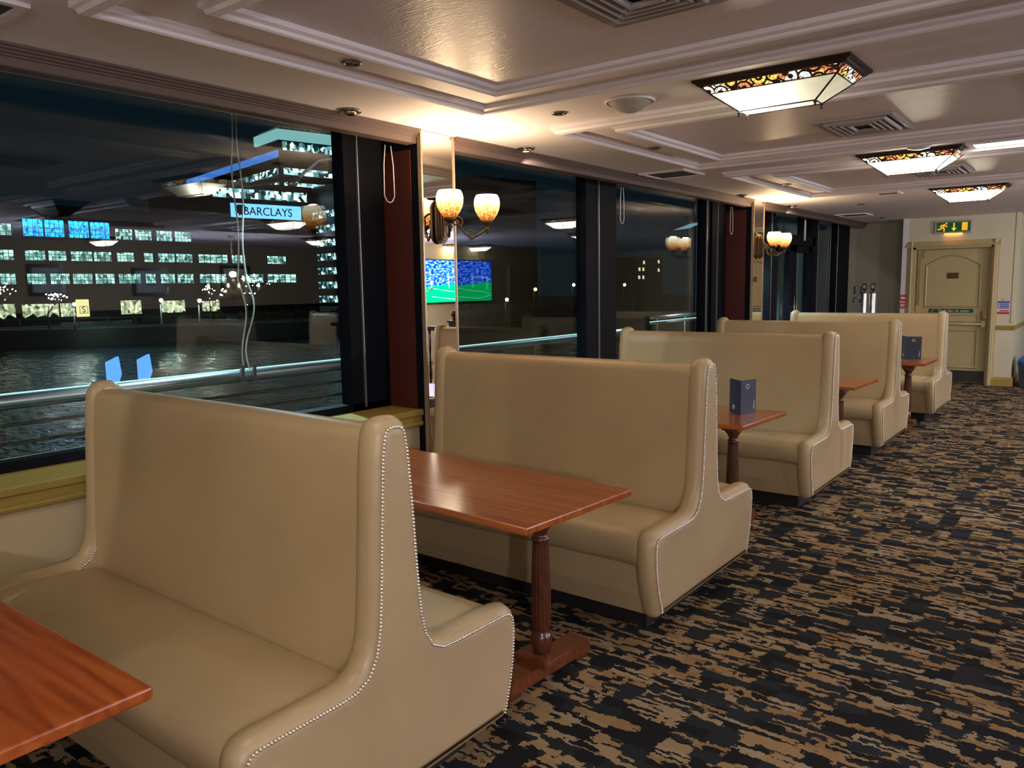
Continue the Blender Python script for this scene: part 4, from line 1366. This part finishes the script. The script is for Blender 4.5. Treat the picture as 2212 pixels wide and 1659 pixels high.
limb(man, [(-0.115, 0.033), (-0.150, -0.005)], 0.014)
limb(man, [(-0.118, 0.036), (-0.160, 0.030), (-0.178, 0.005)], 0.0065)
limb(man, [(-0.113, 0.030), (-0.092, 0.005), (-0.080, 0.014)], 0.0065)
limb(man, [(-0.150, -0.008), (-0.172, -0.030), (-0.205, -0.030)], 0.0085)
limb(man, [(-0.148, -0.008), (-0.118, -0.022), (-0.122, -0.058)], 0.0085)
man.lathe([(0.013, 0), (0.013, 0.0015)], 16, (-0.092, yy, 0.052), 'Y', False)
man.build('running_man', 'exit orange', ex)
ar = MB(); flat(ar, [(0.002, 0.058), (0.018, 0.058), (0.018, -0.018), (0.045, -0.018), (0.010, -0.062), (-0.025, -0.018), (0.002, -0.018)]); ar.build('arrow', 'exit yellow', ex)
dr = MB(); flat(dr, [(0.115, 0.060), (0.190, 0.060), (0.190, -0.058), (0.115, -0.058)]); dr.build('doorway_symbol', 'exit orange', ex)
MB().box(-0.12, 0.12, -0.005, 0.02, -0.099, -0.0955).build('underlight', 'exit underlight', ex)

nt_ = thing('fire_notice', 'small blue and red fire action notice on the pilaster', 'notice', (-1.355, YD - 0.0008, 1.165))
MB().box(-0.08, 0.08, -0.004, 0, -0.10, 0.10).build('sheet', 'card white', nt_)
MB().box(-0.078, 0.078, -0.0052, -0.004, 0.070, 0.098).box(-0.05, 0.07, -0.0052, -0.004, 0.045, 0.062).box(-0.05, 0.07, -0.0052, -0.004, 0.015, 0.035).box(-0.05, 0.07, -0.0052, -0.004, -0.012, 0.005)\
    .box(-0.075, -0.058, -0.0052, -0.004, 0.045, 0.062).box(-0.075, -0.058, -0.0052, -0.004, 0.015, 0.035).box(-0.075, -0.058, -0.0052, -0.004, -0.012, 0.005).build('blue_band', 'notice blue', nt_)
MB().box(-0.078, 0.078, -0.0052, -0.004, -0.095, -0.058).box(-0.05, 0.07, -0.0052, -0.004, -0.050, -0.033).build('red_band', 'card red', nt_)
MB().tube([(0, -0.004, 0.125), (0, -0.012, 0.125)], 0.012, 10).build('hook', 'edge aluminium', nt_)
bx = thing('fire_call_point', 'red fire alarm call point on the corner beside the fire door', 'fire alarm', (-2.712, YD - 0.013, 1.20))
MB().bbox(-0.045, 0.045, -0.035, 0.0, -0.045, 0.045, 0.006).build('case', 'card red', bx)
MB().box(-0.026, 0.026, -0.038, -0.0352, -0.022, 0.022).build('break_glass', 'card white', bx)
MB().box(-0.006, 0.006, -0.0395, -0.0381, -0.012, 0.012).box(0.008, 0.02, -0.0395, -0.0381, -0.012, 0.0).build('symbol', 'card red', bx)
bx = thing('fire_call_sign', 'small red sign with white band above the call point', 'sign', (-2.712, YD - 0.013, 1.315))
MB().box(-0.048, 0.048, -0.005, 0, -0.050, 0.050).build('plate', 'card red', bx)
MB().box(-0.032, 0.032, -0.0065, -0.005, -0.016, 0.016).build('white_band', 'card white', bx)

ctr = thing('serving_counter', 'dark serving counter hidden behind the farthest bench', 'counter', (-3.05, 12.6, 0))
MB().box(-0.55, 0.20, -0.26, 0.26, 0.0, 0.96).build('body', 'leg wood', ctr)
MB().bbox(-0.60, 0.24, -0.30, 0.30, 0.96, 1.0, 0.006).build('worktop', 'dark wood', ctr)
bt = thing('beer_font', 'twin chrome beer font with black tap levers near the grey wall', 'beer tap', (-2.98, 12.6, 1.0))
for s in (-1, 1):
    MB().lathe([(0.075, 0.0), (0.075, 0.02), (0.055, 0.03), (0.050, 0.05), (0.050, 0.40), (0.046, 0.42), (0.01, 0.425)], 24, (0.06 * s + 0.0, 0, 0)).build('column', 'chrome', bt)
    cl = MB().bbox(0.06 * s - 0.034, 0.06 * s + 0.034, -0.016, 0.016, 0.455, 0.555, 0.012).tube([(0.06 * s, 0, 0.42), (0.06 * s, 0, 0.46)], 0.012).build('badge', 'black plastic', bt)
    MB().box(0.06 * s - 0.02, 0.06 * s + 0.02, -0.0185, -0.0165, 0.48, 0.53).build('badge_face', 'edge aluminium', cl)
for k, x in ((0, -0.20), (1, -0.10)):
    tp = MB().tube([(-0.05, -0.02 * k, 0.34), (x, -0.02 * k, 0.345), (x - 0.012, -0.02 * k, 0.325), (x - 0.014, -0.02 * k, 0.27)], [0.016, 0.014, 0.013, 0.009], 10).tube([(x, -0.02 * k, 0.345), (x, -0.02 * k, 0.40)], 0.007, 8).build('tap', 'chrome', bt)
    MB().lathe([(0.007, 0.395), (0.013, 0.41), (0.014, 0.50), (0.009, 0.515)], 12, (x, -0.02 * k, 0)).build('lever', 'black plastic', tp)

bn = thing('waste_bin', 'dark bin with a blue liner at the right edge beside the pilaster', 'bin', (-0.93, 13.85, 0))
MB().loft([[(sx * h, sy * h, z) for sx, sy in ((-1, -1), (1, -1), (1, 1), (-1, 1))] for h, z in ((0.17, 0.0), (0.20, 0.34), (0.205, 0.36))], smooth=False).build('body', 'bin body', bn)
lp = []
for h, z in ((0.208, 0.315), (0.214, 0.34), (0.212, 0.375), (0.19, 0.41), (0.13, 0.465), (0.05, 0.49)):
    ringp = []
    for j in range(20):
        a = 2 * PI * j / 20 + PI / 4
        k = 1.0 / max(abs(math.cos(a)), abs(math.sin(a)))
        k = 0.55 * k + 0.45 * 1.1
        ringp.append((h * k * math.cos(a), h * k * math.sin(a), z + 0.012 * math.sin(5 * a + z * 40)))
    lp.append(ringp)
MB().loft(lp, smooth=True).build('liner', 'blue bag', bn)

# ------------------------------------------------------------------ room on the right, seen mirrored in the glass
tv = thing('television', 'wall-mounted television showing football, seen mirrored beside the sconce', 'television', (4.255, 13.68, 1.73))
MB().bbox(-0.06, 0.0, -0.80, 0.80, -0.475, 0.475, 0.006).build('body', 'black plastic', tv)
scr = MB().box(-0.063, -0.0605, -0.785, 0.785, -0.455, 0.455).build('screen', 'tv', tv)
gp = MB()
for a, b in (((0.12, -0.16), (0.12, 0.10)), ((0.62, -0.20), (0.62, 0.08)), ((0.12, 0.10), (0.62, 0.08)), ((0.12, 0.10), (0.06, 0.02)), ((0.62, 0.08), (0.70, 0.02))):
    gp.tube([(-0.0645, a[0], a[1]), (-0.0645, b[0], b[1])], 0.007, 6)
gp.build('goal_picture', 'goal white', scr)
MB().tube([(-0.0645, -0.6, -0.14), (-0.0645, 0.75, -0.28)], 0.005, 6).tube([(-0.0645, -0.5, -0.33), (-0.0645, 0.3, -0.40), (-0.0645, 0.75, -0.33)], 0.005, 6).build('pitch_lines', 'white line', scr)
pc0 = None
for k, (y, w, h, z, lb) in enumerate([(5.0, 0.30, 0.28, 1.86, 'framed print mirrored at the left edge of the nearest window'), (6.1, 0.30, 0.28, 1.84, 'framed print mirrored second from the left edge of the window'),
                                      (8.0, 0.36, 0.27, 1.80, 'framed print with a dark centre mirrored in the nearest window'), (9.9, 0.36, 0.33, 1.80, 'pale framed print mirrored behind the hanging cables')]):
    p = thing('framed_picture', lb, 'picture', (XR - 0.001, y, z), 0, 'framed prints on the right-hand wall')
    fr = MB(); fr.box(-0.035, 0, -w, w, h - 0.06, h).box(-0.035, 0, -w, w, -h, -h + 0.06).box(-0.035, 0, -w, -w + 0.06, -h + 0.06, h - 0.06).box(-0.035, 0, w - 0.06, w, -h + 0.06, h - 0.06)
    fr.build('frame', 'dark wood', p)
    MB().box(-0.012, -0.004, -w + 0.06, w - 0.06, -h + 0.06, h - 0.06).build('mount', 'picture mount' if k != 3 else 'wall ivory', p)
    if k == 2: MB().box(-0.0135, -0.012, -0.09, 0.09, -0.07, 0.05).build('print', 'picture print', p)
dw = struct(MB().box(4.225, 4.2595, 15.2, 16.3, 0.0, 2.1).build('door_3', 'door paint'))
def make_chandelier(label, loc):
    t = thing('chandelier', label, 'chandelier', loc, 0, 'crystal chandeliers over the right half of the room')
    MB().lathe([(0.06, 0), (0.05, -0.03), (0.012, -0.04)], 16).tube([(0, 0, -0.03), (0, 0, -0.78)], 0.008, 8).lathe([(0.01, -0.74), (0.05, -0.80), (0.02, -0.88), (0.045, -0.98), (0.06, -1.04), (0.01, -1.10)], 16).build('stem', 'brass', t)
    for k in range(8):
        a = 2 * PI * k / 8; r = 0.42 if k % 2 else 0.30; z = -0.86 if k % 2 else -0.74
        ca, sa = math.cos(a), math.sin(a)
        MB().tube([(0.03 * ca, 0.03 * sa, -0.98), (r * .4 * ca, r * .4 * sa, -1.06), (r * .8 * ca, r * .8 * sa, -1.02), (r * ca, r * sa, z - 0.10)], 0.009, 6).lathe([(0.01, z - 0.11), (0.035, z - 0.10), (0.012, z - 0.085), (0.010, z - 0.03)], 10, (r * ca, r * sa, 0)).build('arm', 'brass', t)
        MB().lathe([(0.010, z - 0.03), (0.020, z), (0.016, z + 0.025), (0.004, z + 0.05)], 10, (r * ca, r * sa, 0)).build('candle_bulb', 'chandelier bulb', t)
    lamp('bulbs_light', 'POINT', t, (0, 0, -0.66), CHANDELIER_POWER * (0.8 if loc[1] < 0 else 1.0), (0.86, 0.84, 1.0), 0.05)
    return t


for x, y in ((4.6, 7.9), (4.6, 3.6), (3.0, 11.0), (2.2, -1.6)):  # last one, behind the camera, is added to brighten the ceiling
    make_chandelier('many-armed chandelier lighting the room from outside the view', (x, y, ZC))
# balustrade with newel
bl = thing('balustrade', 'dark turned balustrade with ball-topped newel, mirrored in the pillar', 'balustrade', (-0.30, 7.95, 0))
MB().bbox(-0.05, 0.05, -0.05, 0.05, 0, 1.14, 0.005).bbox(-0.065, 0.065, -0.065, 0.065, 1.14, 1.17, 0.005).lathe([(0.02, 1.17), (0.028, 1.19), (0.018, 1.205), (0.038, 1.235), (0.040, 1.255), (0.026, 1.285), (0.004, 1.292)], 16).build('newel_post', 'dark wood', bl)
MB().bbox(0.05, 2.4, -0.035, 0.035, 1.03, 1.09, 0.012).box(0.05, 2.4, -0.025, 0.025, 0.06, 0.10).build('handrail', 'dark wood', bl)
for k in range(18):
    x = 0.16 + k * 0.125
    MB().lathe([(0.016, 0.09), (0.016, 0.25), (0.010, 0.28), (0.019, 0.42), (0.010, 0.70), (0.016, 0.80), (0.016, 1.04)], 8, (x, 0, 0)).build('baluster', 'dark wood', bl)
# banquette seats on the far side of the aisle, seen only in the pillar mirror
b5 = dup(b0, (3.4, 6.2, 0), None, 'cream booth bench across the aisle, seen only as a reflection')
dup(b0, (3.4, 8.6, 0), None, 'cream booth bench across the aisle, seen only as a reflection')

# ------------------------------------------------------------------ outside: deck and rail
dk = struct(MB().box(-4.75, -3.84, -6, 17, -0.35, -0.02).build('deck_outside', 'deck'))
rl = thing('deck_handrail', 'steel deck handrail with an added glowing strip, outside the windows', 'railing', (-4.60, 0, -0.02))
MB().tube([(0, -5, 1.055), (0, 8.3, 1.055)], 0.042, 14).build('handrail', 'steel', rl)
MB().box(-0.004, 0.012, -5, 8.28, 1.0955, 1.100).build('glow_strip', 'rail glow cyan', rl)  # glowing strip stands in for the bright line along the rail
for z in (0.93, 0.83):
    MB().tube([(0, -5, z), (0, 8.3, z)], 0.010, 8).build('wire', 'black plastic', rl)
MB().tube([(0, -5, 0.735), (0, 8.3, 0.735)], 0.016, 8).build('lower_rail', 'steel', rl)
MB().box(0.004, 0.012, -5, 8.28, 0.7512, 0.757).build('glow_strip', 'rail glow cyan', rl)
for y in (-4.2, -1.6, 1.0, 4.25, 6.3, 8.2):
    MB().box(-0.025, 0.025, y - 0.012, y + 0.012, 0, 1.03).build('post', 'black plastic', rl)
r2 = thing('gangway_rail', 'short steel rail section further along the deck, right of the middle window post', 'railing', (-4.60, 0, -0.02))
for z in (1.20, 1.13, 0.95):
    MB().tube([(0, 8.75, z), (0, 11.5, z)], 0.018, 8).build('rail', 'steel', r2)
for y in (8.95, 9.75, 11.0):
    MB().tube([(0, y, 0), (0, y, 1.2)], 0.014, 8).build('post', 'steel', r2)
MB().box(0.0, 0.014, 8.75, 11.5, 1.1486, 1.154).build('glow_strip', 'rail glow cyan', r2)
struct(MB().box(-5.2, -3.84, -6, 17, 2.98, 3.10).build('soffit_outside', 'deck'))
gs = thing('teal_panel', 'pale teal panel added outside the far side light, left of the grey wall', 'screen', (-4.30, 13.1, -0.02))  # added panels give the far side light its two teal tones
MB().bbox(-0.03, 0.03, -0.62, 0.25, 0.0, 2.6, 0.01).build('panel', 'screen teal', gs)
MB().bbox(-0.035, 0.035, 0.255, 1.0, 0.0, 2.6, 0.01).build('panel', 'screen blue', gs)
# two hanging cables clamped to the rail
cb = thing('hanging_cable', 'pair of pale twisted cables hanging outside the nearest window to the rail', 'cable', (-4.553, 3.025, -0.02))
for s in (-1, 1):
    pts = []
    for i in range(46):
        u = i / 45
        z = 2.999 - u * 1.90
        wob = 0.012 * math.sin(u * 17 + s) + (0.03 * math.sin((u - 0.7) * 20) if u > 0.68 else 0)
        pts.append((0.004 * math.sin(u * 9), s * 0.024 + wob + 0.01 * u, z))
    MB().tube(pts, 0.0055, 6).build('cable', 'white plastic', cb)
    MB().box(-0.004, 0.016, s * 0.045 - 0.012, s * 0.045 + 0.012, 1.02, 1.13).build('clamp', 'steel', cb)
fl = thing('outdoor_floodlight', 'tilted blue-grey floodlight on a stem outside the middle window', 'light', (-4.60, 9.9, 2.36))
fm = Matrix.Rotation(R(6), 4, 'X') @ Matrix.Rotation(R(-16), 4, 'Y')
MB().bbox(-0.16, 0.16, -0.30, 0.22, 0.0, 0.045, 0.018, fm).build('head', 'steel', fl)
MB().box(-0.12, 0.12, -0.25, 0.18, 0.046, 0.05, fm).build('heat_sink', 'black plastic', fl)
MB().tube([(0, 0.12, 0.02), (0, 0.14, 0.30), (0, 0.12, 0.621)], 0.016, 8).build('stem', 'steel', fl)
lamp('flood_beam', 'SPOT', fl, (0, -0.05, -0.09), 120, (0.55, 0.85, 1.0), 0.08, (0, 0, 0), R(150), 0.5)
fq = MB().box(-0.12, 0.12, -0.24, 0.18, -0.006, -0.001, fm).build('lens', 'flood plate glow', fl)  # soft glow put in for the light falling on the plate
fl2 = thing('swan_neck_light', 'white swan-neck outdoor lamp with a hanging bracket, right of the lit tower sign', 'light', (-4.60, 3.75, 2.42))
MB().tube([(0, 0.30, 0.02), (0, 0.20, 0.09), (0, 0.08, 0.115), (0, -0.02, 0.09), (0, -0.14, 0.0), (0, -0.20, -0.05)], 0.012, 8).build('arm', 'white plastic', fl2)
MB().tube([(0, -0.20, -0.05), (0, -0.24, -0.085), (0, -0.29, -0.10)], [0.02, 0.03, 0.012], 8).build('head', 'steel', fl2)
MB().tube([(0, 0.30, 0.02), (0, 0.31, 0.30), (0, 0.31, 0.561)], 0.012, 8).tube([(0, 0.16, -0.05), (0, 0.19, -0.15), (0, 0.25, -0.19)], 0.008, 8).build('bracket', 'white plastic', fl2)

lamp('swan_beam', 'SPOT', fl2, (0, -0.30, -0.14), 120, (0.55, 0.85, 1.0), 0.04, (0, 0, 0), R(150), 0.5)
# ------------------------------------------------------------------ outside: dock water, quay, buildings
ZW, ZQ = -4.6, -2.6
wt = MB().box(-420, -4.76, -60, 420, ZW - 0.5, ZW).build('water', 'water'); struct(wt)
qp = [(-118, 6), (-104, 33), (-91, 52), (-83, 69), (-78, 86), (-96, 157), (-120, 260), (-400, 262), (-400, 4)]
qy = MB().prism(qp, ZW - 0.2, ZQ, 'Z').build('quay', 'quay stone'); struct(qy)
pv = [(x - 0.4, y) for x, y in qp[:7]] + [(-130, 260), (-130, 6)]
struct(MB().prism(pv, ZQ + 0.001, ZQ + 0.08, 'Z').build('quay_paving', 'quay paving'))


def lerp_path(pts, s):
    tot = 0
    for a, b in zip(pts[:-1], pts[1:]):
        ln = math.dist(a, b)
        if tot + ln >= s:
            u = (s - tot) / ln
            return (a[0] + (b[0] - a[0]) * u, a[1] + (b[1] - a[1]) * u)
        tot += ln
    return pts[-1]


rail_path = [(x - 1.0, y) for x, y in qp[:7]]
qr = thing('quay_railing', 'long dark railing along the lit quay across the water', 'railing', (0, 0, ZQ + 0.08))
MB().tube([(x, y, 1.15) for x, y in rail_path], 0.05, 6).tube([(x, y, 0.6) for x, y in rail_path], 0.03, 6).tube([(x, y, 0.15) for x, y in rail_path], 0.03, 6).build('rail', 'lamp post paint', qr)
for k in range(60):
    x, y = lerp_path(rail_path, 2.0 + k * 3.1)
    MB().box(x - 0.05, x + 0.05, y - 0.05, y + 0.05, 0, 1.2).build('post', 'lamp post paint', qr)
for k in range(5):
    y0 = (34, 52, 64, 76, 92)[k]; x0 = (-114, -103, -97, -92, -90)[k]
    h = MB()
    ln = 13
    n = 26
    secs = []
    for i in range(n + 1):
        yy_ = y0 + ln * i / n
        s_ = 0.9 + 0.18 * math.sin(i * 2.3 + k) + 0.1 * math.sin(i * 5.1)
        secs.append([(x0 - 0.9 * s_, yy_, 0), (x0 - 0.95 * s_, yy_, 0.8 * s_), (x0 - 0.2, yy_, 1.35 * s_), (x0 + 0.6 * s_, yy_, 0.9 * s_), (x0 + 0.75 * s_, yy_, 0)])
    h.loft(secs, smooth=True)
    ho = h.build('hedge', 'hedge', None, (0, 0, ZQ + 0.08))
    tag(ho, ['low hedge on the quay at the left edge of the nearest window', 'low hedge on the quay below the lettered doorway', 'low hedge on the quay below the dark doorway', 'low hedge on the quay left of the hanging cables', 'low hedge on the quay below the office tower'][k], 'hedge', 'hedges along the quay')

# long warehouse with lit windows; its window grid (y0, y1) per bay, scaled to its distance
D = 120.0
S = 2.0


def zz(z60): return 1.5953 + S * (z60 - 1.5953)


wh = thing('waterfront_building', 'long dark waterfront building with rows of lit windows, four floors', 'building', (-D, 0, ZQ + 0.08))
zb = ZQ + 0.08
MB().box(-14, 0, 38, 96, 0, zz(7.5) - zb).build('wall', 'facade dark', wh)
MB().box(-14.3, 0.25, 37.7, 96.3, zz(7.5) - zb, zz(7.5) - zb + 0.6).build('roof', 'facade dark', wh)


def win(y0, y1, z0, z1, mat, name='window'):
    w = MB().box(-0.06, 0.06, -(y1 - y0) / 2, (y1 - y0) / 2, -(z1 - z0) / 2, (z1 - z0) / 2).build(name, mat, wh, (0.08, (y0 + y1) / 2, (z0 + z1) / 2 - zb))
    return w


for a, b in ((22.9, 25.6), (25.9, 28.8)):
    m_ = (a + b) / 2
    win(a * S, (m_ - .05) * S, zz(5.55), zz(6.75), 'blue window'); win((m_ + .05) * S, b * S, zz(5.55), zz(6.75), 'blue window')
for a, b in ((20.4, 22.2), (29.2, 30.5), (30.7, 32.0), (32.4, 33.7), (33.9, 35.3)):
    win(a * S, b * S, zz(5.55), zz(6.35), 'office window')
for a, b in ((20.6, 22.2), (22.9, 24.2), (24.4, 25.6), (25.9, 27.4), (27.5, 28.8), (29.2, 30.5), (31.3, 32.0), (32.4, 33.8), (33.9, 35.3), (35.8, 38.5), (38.9, 40.2), (42.4, 44.4)):
    win(a * S, b * S, zz(3.9), zz(4.6), 'office window')
for a, b in ((20.6, 22.2), (22.9, 24.1), (24.4, 25.7), (25.9, 27.3), (27.5, 28.9), (29.2, 30.9), (31.3, 32.1), (32.5, 33.7), (33.9, 35.3), (35.8, 38.3), (40.2, 41.9), (42.3, 45.4)):
    win(a * S, b * S, zz(2.25), zz(3.0), 'office window')
for a, b, z1 in ((20.2, 22.0, .95), (22.4, 24.8, .9), (24.9, 25.9, .9), (29.2, 30.8, 1.0), (32.4, 34.4, .9), (35.9, 37.5, .8)):
    win(a * S, b * S, zz(-0.1), zz(z1), 'shop window', 'shopfront')
dd = win(26.0 * S, 26.9 * S, zz(-0.1), zz(1.15), 'warm shop', 'doorway')
text_obj('lettering', 'S', 1.25, 'sign letter', dd, (0.08, 0.1, -0.25), (PI / 2, 0, PI / 2), 0.02)
MB().tube([(0.08, -0.45, -0.75), (0.08, 0.65, -0.75), (0.08, 0.65, 0.25), (0.08, -0.45, 0.25)], 0.05, 6, closed=True).build('sign_frame', 'sign letter', dd)

# office tower: three blocks on one axis pair
d1 = Vector((-0.97873, 0.20515, 0)).normalized()
d2 = Vector((0.20636, 0.97848, 0)).normalized()
C0 = Vector((-170.0, 125.5, 0))
tw = thing('office_tower', 'tall office tower with lit floors and a glowing rooftop crown', 'building', (C0.x, C0.y, ZQ), math.atan2(d2.y, d2.x) - PI / 2)
# local: +y along d2 (right along the front), -x along d1 (back)
H = lambda ratio, dist=170.0: 1.5953 + ratio * dist - ZQ
MB().box(-70, 0, 0, 46, 0, H(0.205)).build('shaft', 'tower skin', tw)
MB().box(-14, -0.01, -0.01, 46, H(0.205), H(0.221)).build('plant_floor', 'tower skin', tw)
MB().box(-14, 0.5, -0.5, 40, H(0.2215), H(0.236)).build('crown', 'crown light', tw)
cg = MB()
for k in range(24):
    cg.box(0.0, 0.15, 0.3 + k * 1.4, 0.42 + k * 1.4, H(0.236), H(0.2405))
cg.box(0.0, 0.2, 0.2, 33, H(0.2395), H(0.2405)); cg.box(-13, 0, 0.2, 0.4, H(0.2395), H(0.2405))
cg.build('roof_railing', 'edge aluminium', tw)
MB().box(-69, -0.3, -0.12, -0.02, H(0.196), H(0.207)).build('blue_band', 'blue glow', tw)
MB().box(0.02, 0.12, 1.0, 44, H(0.2065), H(0.219)).build('window_band', 'tower windows', tw)
for r0, r1 in ((0.171, 0.181), (0.150, 0.160)):
    MB().box(-68, -1, -0.10, -0.02, H(r0), H(r1)).build('window_band', 'tower windows', tw)
    MB().box(0.02, 0.10, 1, 30, H(r0), H(r1)).build('window_band', 'tower windows wide', tw)
# lower front block carrying the sign
yb0, yb1 = -20.5, 5.5
MB().box(-40, 6, yb0, yb1, 0, H(0.150)).build('front_block', 'tower skin', tw)
MB().box(6.02, 6.12, yb0 + 1, yb1 - 1.5, H(0.128), H(0.141)).build('window_band', 'tower windows wide', tw)
sg = MB().box(6.02, 6.3, yb0 + 5.0, yb1 - 3.4, H(0.1015), H(0.121)).build('sign_panel', 'sign panel', tw)
LET = text_obj('lettering', 'BARCLAYS', 2.75, 'sign letter', sg, (6.34, (yb0 + yb1) / 2 + 1.1, H(0.1105)), (PI / 2, 0, PI / 2), 0.05, xs=0.95)
eg = MB()
ec = (yb0 + 7.3, H(0.111))
bird = [(0, 1.75), (.35, 1.55), (.75, 1.85), (.8, 1.45), (1.5, 1.6), (1.35, 1.2), (1.9, .9), (1.55, .55), (1.85, .05), (1.3, -.1), (1.3, -.8), (.75, -.75), (.45, -1.5), (0, -1.0),
        (-.45, -1.5), (-.75, -.75), (-1.3, -.8), (-1.3, -.1), (-1.85, .05), (-1.55, .55), (-1.9, .9), (-1.35, 1.2), (-1.5, 1.6), (-.8, 1.45), (-.75, 1.85), (-.35, 1.55)]
eg.prism([(ec[0] + p[0] * .78, ec[1] + p[1] * .85) for p in bird], 6.31, 6.4, 'X').build('eagle_emblem', 'sign letter', sg)
# right wing reaching towards the dock
MB().box(-40, 46, yb1 + 0.6, yb1 + 40, 0, H(0.150)).build('right_wing', 'tower skin', tw)
for k in range(7):
    r0 = 0.104 - k * 0.0205
    MB().box(-4, 45.5, yb1 + 0.45, yb1 + 0.58, H(r0), H(r0 + 0.0095)).build('window_band', 'tower windows', tw)

# far shore block of flats
ap = thing('block_of_flats', 'distant dark block of flats with a few lit windows', 'building', (-62, 113.0, ZQ))
MB().box(-10, 0, 0, 9.5, 0, 8.6).build('wall', 'facade dark', ap)
for y, z in ((0.9, 6.3), (2.2, 6.3), (7.6, 7.6), (7.6, 6.2), (0.8, 5.0), (2.2, 5.0), (2.4, 7.4)):
    MB().box(0.02, 0.1, y, y + 0.75, z, z + 0.6).build('window', 'flat window', ap)

# added quay trees whose lights stand in for mirrored chandelier bulbs
def make_tree(label, loc, seed, h=5.0):
    rnd = random.Random(seed)
    t = thing('quay_tree', label, 'tree', loc, 0, 'added trees with stand-in lights')
    br = MB(); tips = []

    def grow(p, d, ln, r, depth):
        q = p + d * ln
        br.tube([p, (p + q) / 2 + Vector((rnd.uniform(-.05, .05), rnd.uniform(-.05, .05), 0)), q], [r, r * .85, r * .65], 5)
        tips.append(q)
        if depth == 0: return
        for _ in range(3):
            nd = (d + Vector((rnd.uniform(-.7, .7), rnd.uniform(-.7, .7), rnd.uniform(-.1, .4)))).normalized()
            grow(q, nd, ln * rnd.uniform(.6, .8), r * .6, depth - 1)
    grow(Vector((0, 0, 0)), Vector((0, 0, 1)), h * 0.33, 0.10, 3)
    br.build('branches', 'bark', t)
    fl_ = MB()
    for q in tips:
        if rnd.random() < 0.75:
            fl_.sphere(q, rnd.uniform(0.04, 0.10), 6, 4)
    o = fl_.build('stand_in_lights', 'street bulb', t); o['kind'] = 'stuff'
    return t


make_tree('added bare tree with stand-in lights at the left of the nearest window', (-105, 36.5, ZQ + 0.08), 3, 6.5)
make_tree('added bare tree with stand-in lights left of the quay lamp', (-101, 40.5, ZQ + 0.08), 5, 5.0)
make_tree('added bare tree with stand-in lights left of the hanging cables', (-90, 55.0, ZQ + 0.08), 8, 6.0)
make_tree('added bare tree with stand-in lights behind the hanging cables', (-89.5, 60.0, ZQ + 0.08), 11, 7.0)


def make_street_lamp(label, loc, h, bulb='street bulb', r=0.28, arm=0):
    t = thing('street_lamp', label, 'street lamp', loc, 0, 'street lamps across the water')
    MB().lathe([(0.14, 0), (0.10, 0.5), (0.06, h)], 8).build('post', 'lamp post paint', t)
    MB().lathe([(0.05, h), (0.22, h + 0.10), (0.2, h + 0.5), (0.05, h + 0.6)], 8).build('lantern', 'lamp post paint', t)
    MB().sphere((0.25, 0, h + 0.28), r, 8, 5).build('bulb', bulb, t)
    if x < -80: lamp('bulb_light', 'POINT', t, (0.3, 0, h + 0.28), 3500, (0.75, 1.0, 0.85), 0.2)
    return t


for (x, y, h, b, lb) in [(-95, 40.9, 2.6, 'street bulb', 'quay street lamp at the lettered doorway'), (-86, 46.4, 2.9, 'street bulb', 'quay street lamp left of the cables'), (-82, 48.7, 2.8, 'street bulb', 'quay street lamp closest to the hanging cables'),
                         (-60.5, 92.3, 3.9, 'cool bulb', 'white street lamp left of the middle window post'), (-60.5, 106.5, 3.8, 'cool bulb', 'white street lamp right of the middle window post'), (-60.5, 83.2, 3.4, 'amber bulb', 'amber street lamp past the mirrored television'),
                         (-61, 77.8, 2.2, 'street bulb', 'low pair lamp on the far shore'), (-62, 166, 1.6, 'cool bulb', 'bluish lamp standing in for car lights behind the far glass doors'), (-62, 177, 1.6, 'cool bulb', 'bluish lamp standing in for car lights behind the right glass door')]:  # the low bluish lamps stand in for car headlights
    make_street_lamp(lb, (x, y, ZQ + 0.08), h, b, 0.22)
mk = thing('blue_glow_panels', 'two made-up blue glowing panels low over the dock water behind the first bench', 'sign', (-40, 19.6, ZW))  # invented glowing panels for the blue shapes in the glass
for y in (-0.75, 0.85):
    MB().prism([(y - 0.35, 1.55), (y - 0.35, 2.75), (y + 0.25, 3.0), (y + 0.35, 2.1), (y + 0.1, 1.5)], 0, 0.2, 'X').build('panel', 'blue panel glow', mk)
MB().box(-0.6, 0.6, -1.6, 1.6, -0.1, 0.35).tube([(-0.2, -0.9, 0.3), (-0.2, -0.9, 1.8)], 0.06, 6).tube([(-0.2, 0.9, 0.3), (-0.2, 0.9, 1.8)], 0.06, 6).build('float', 'quay stone', mk)
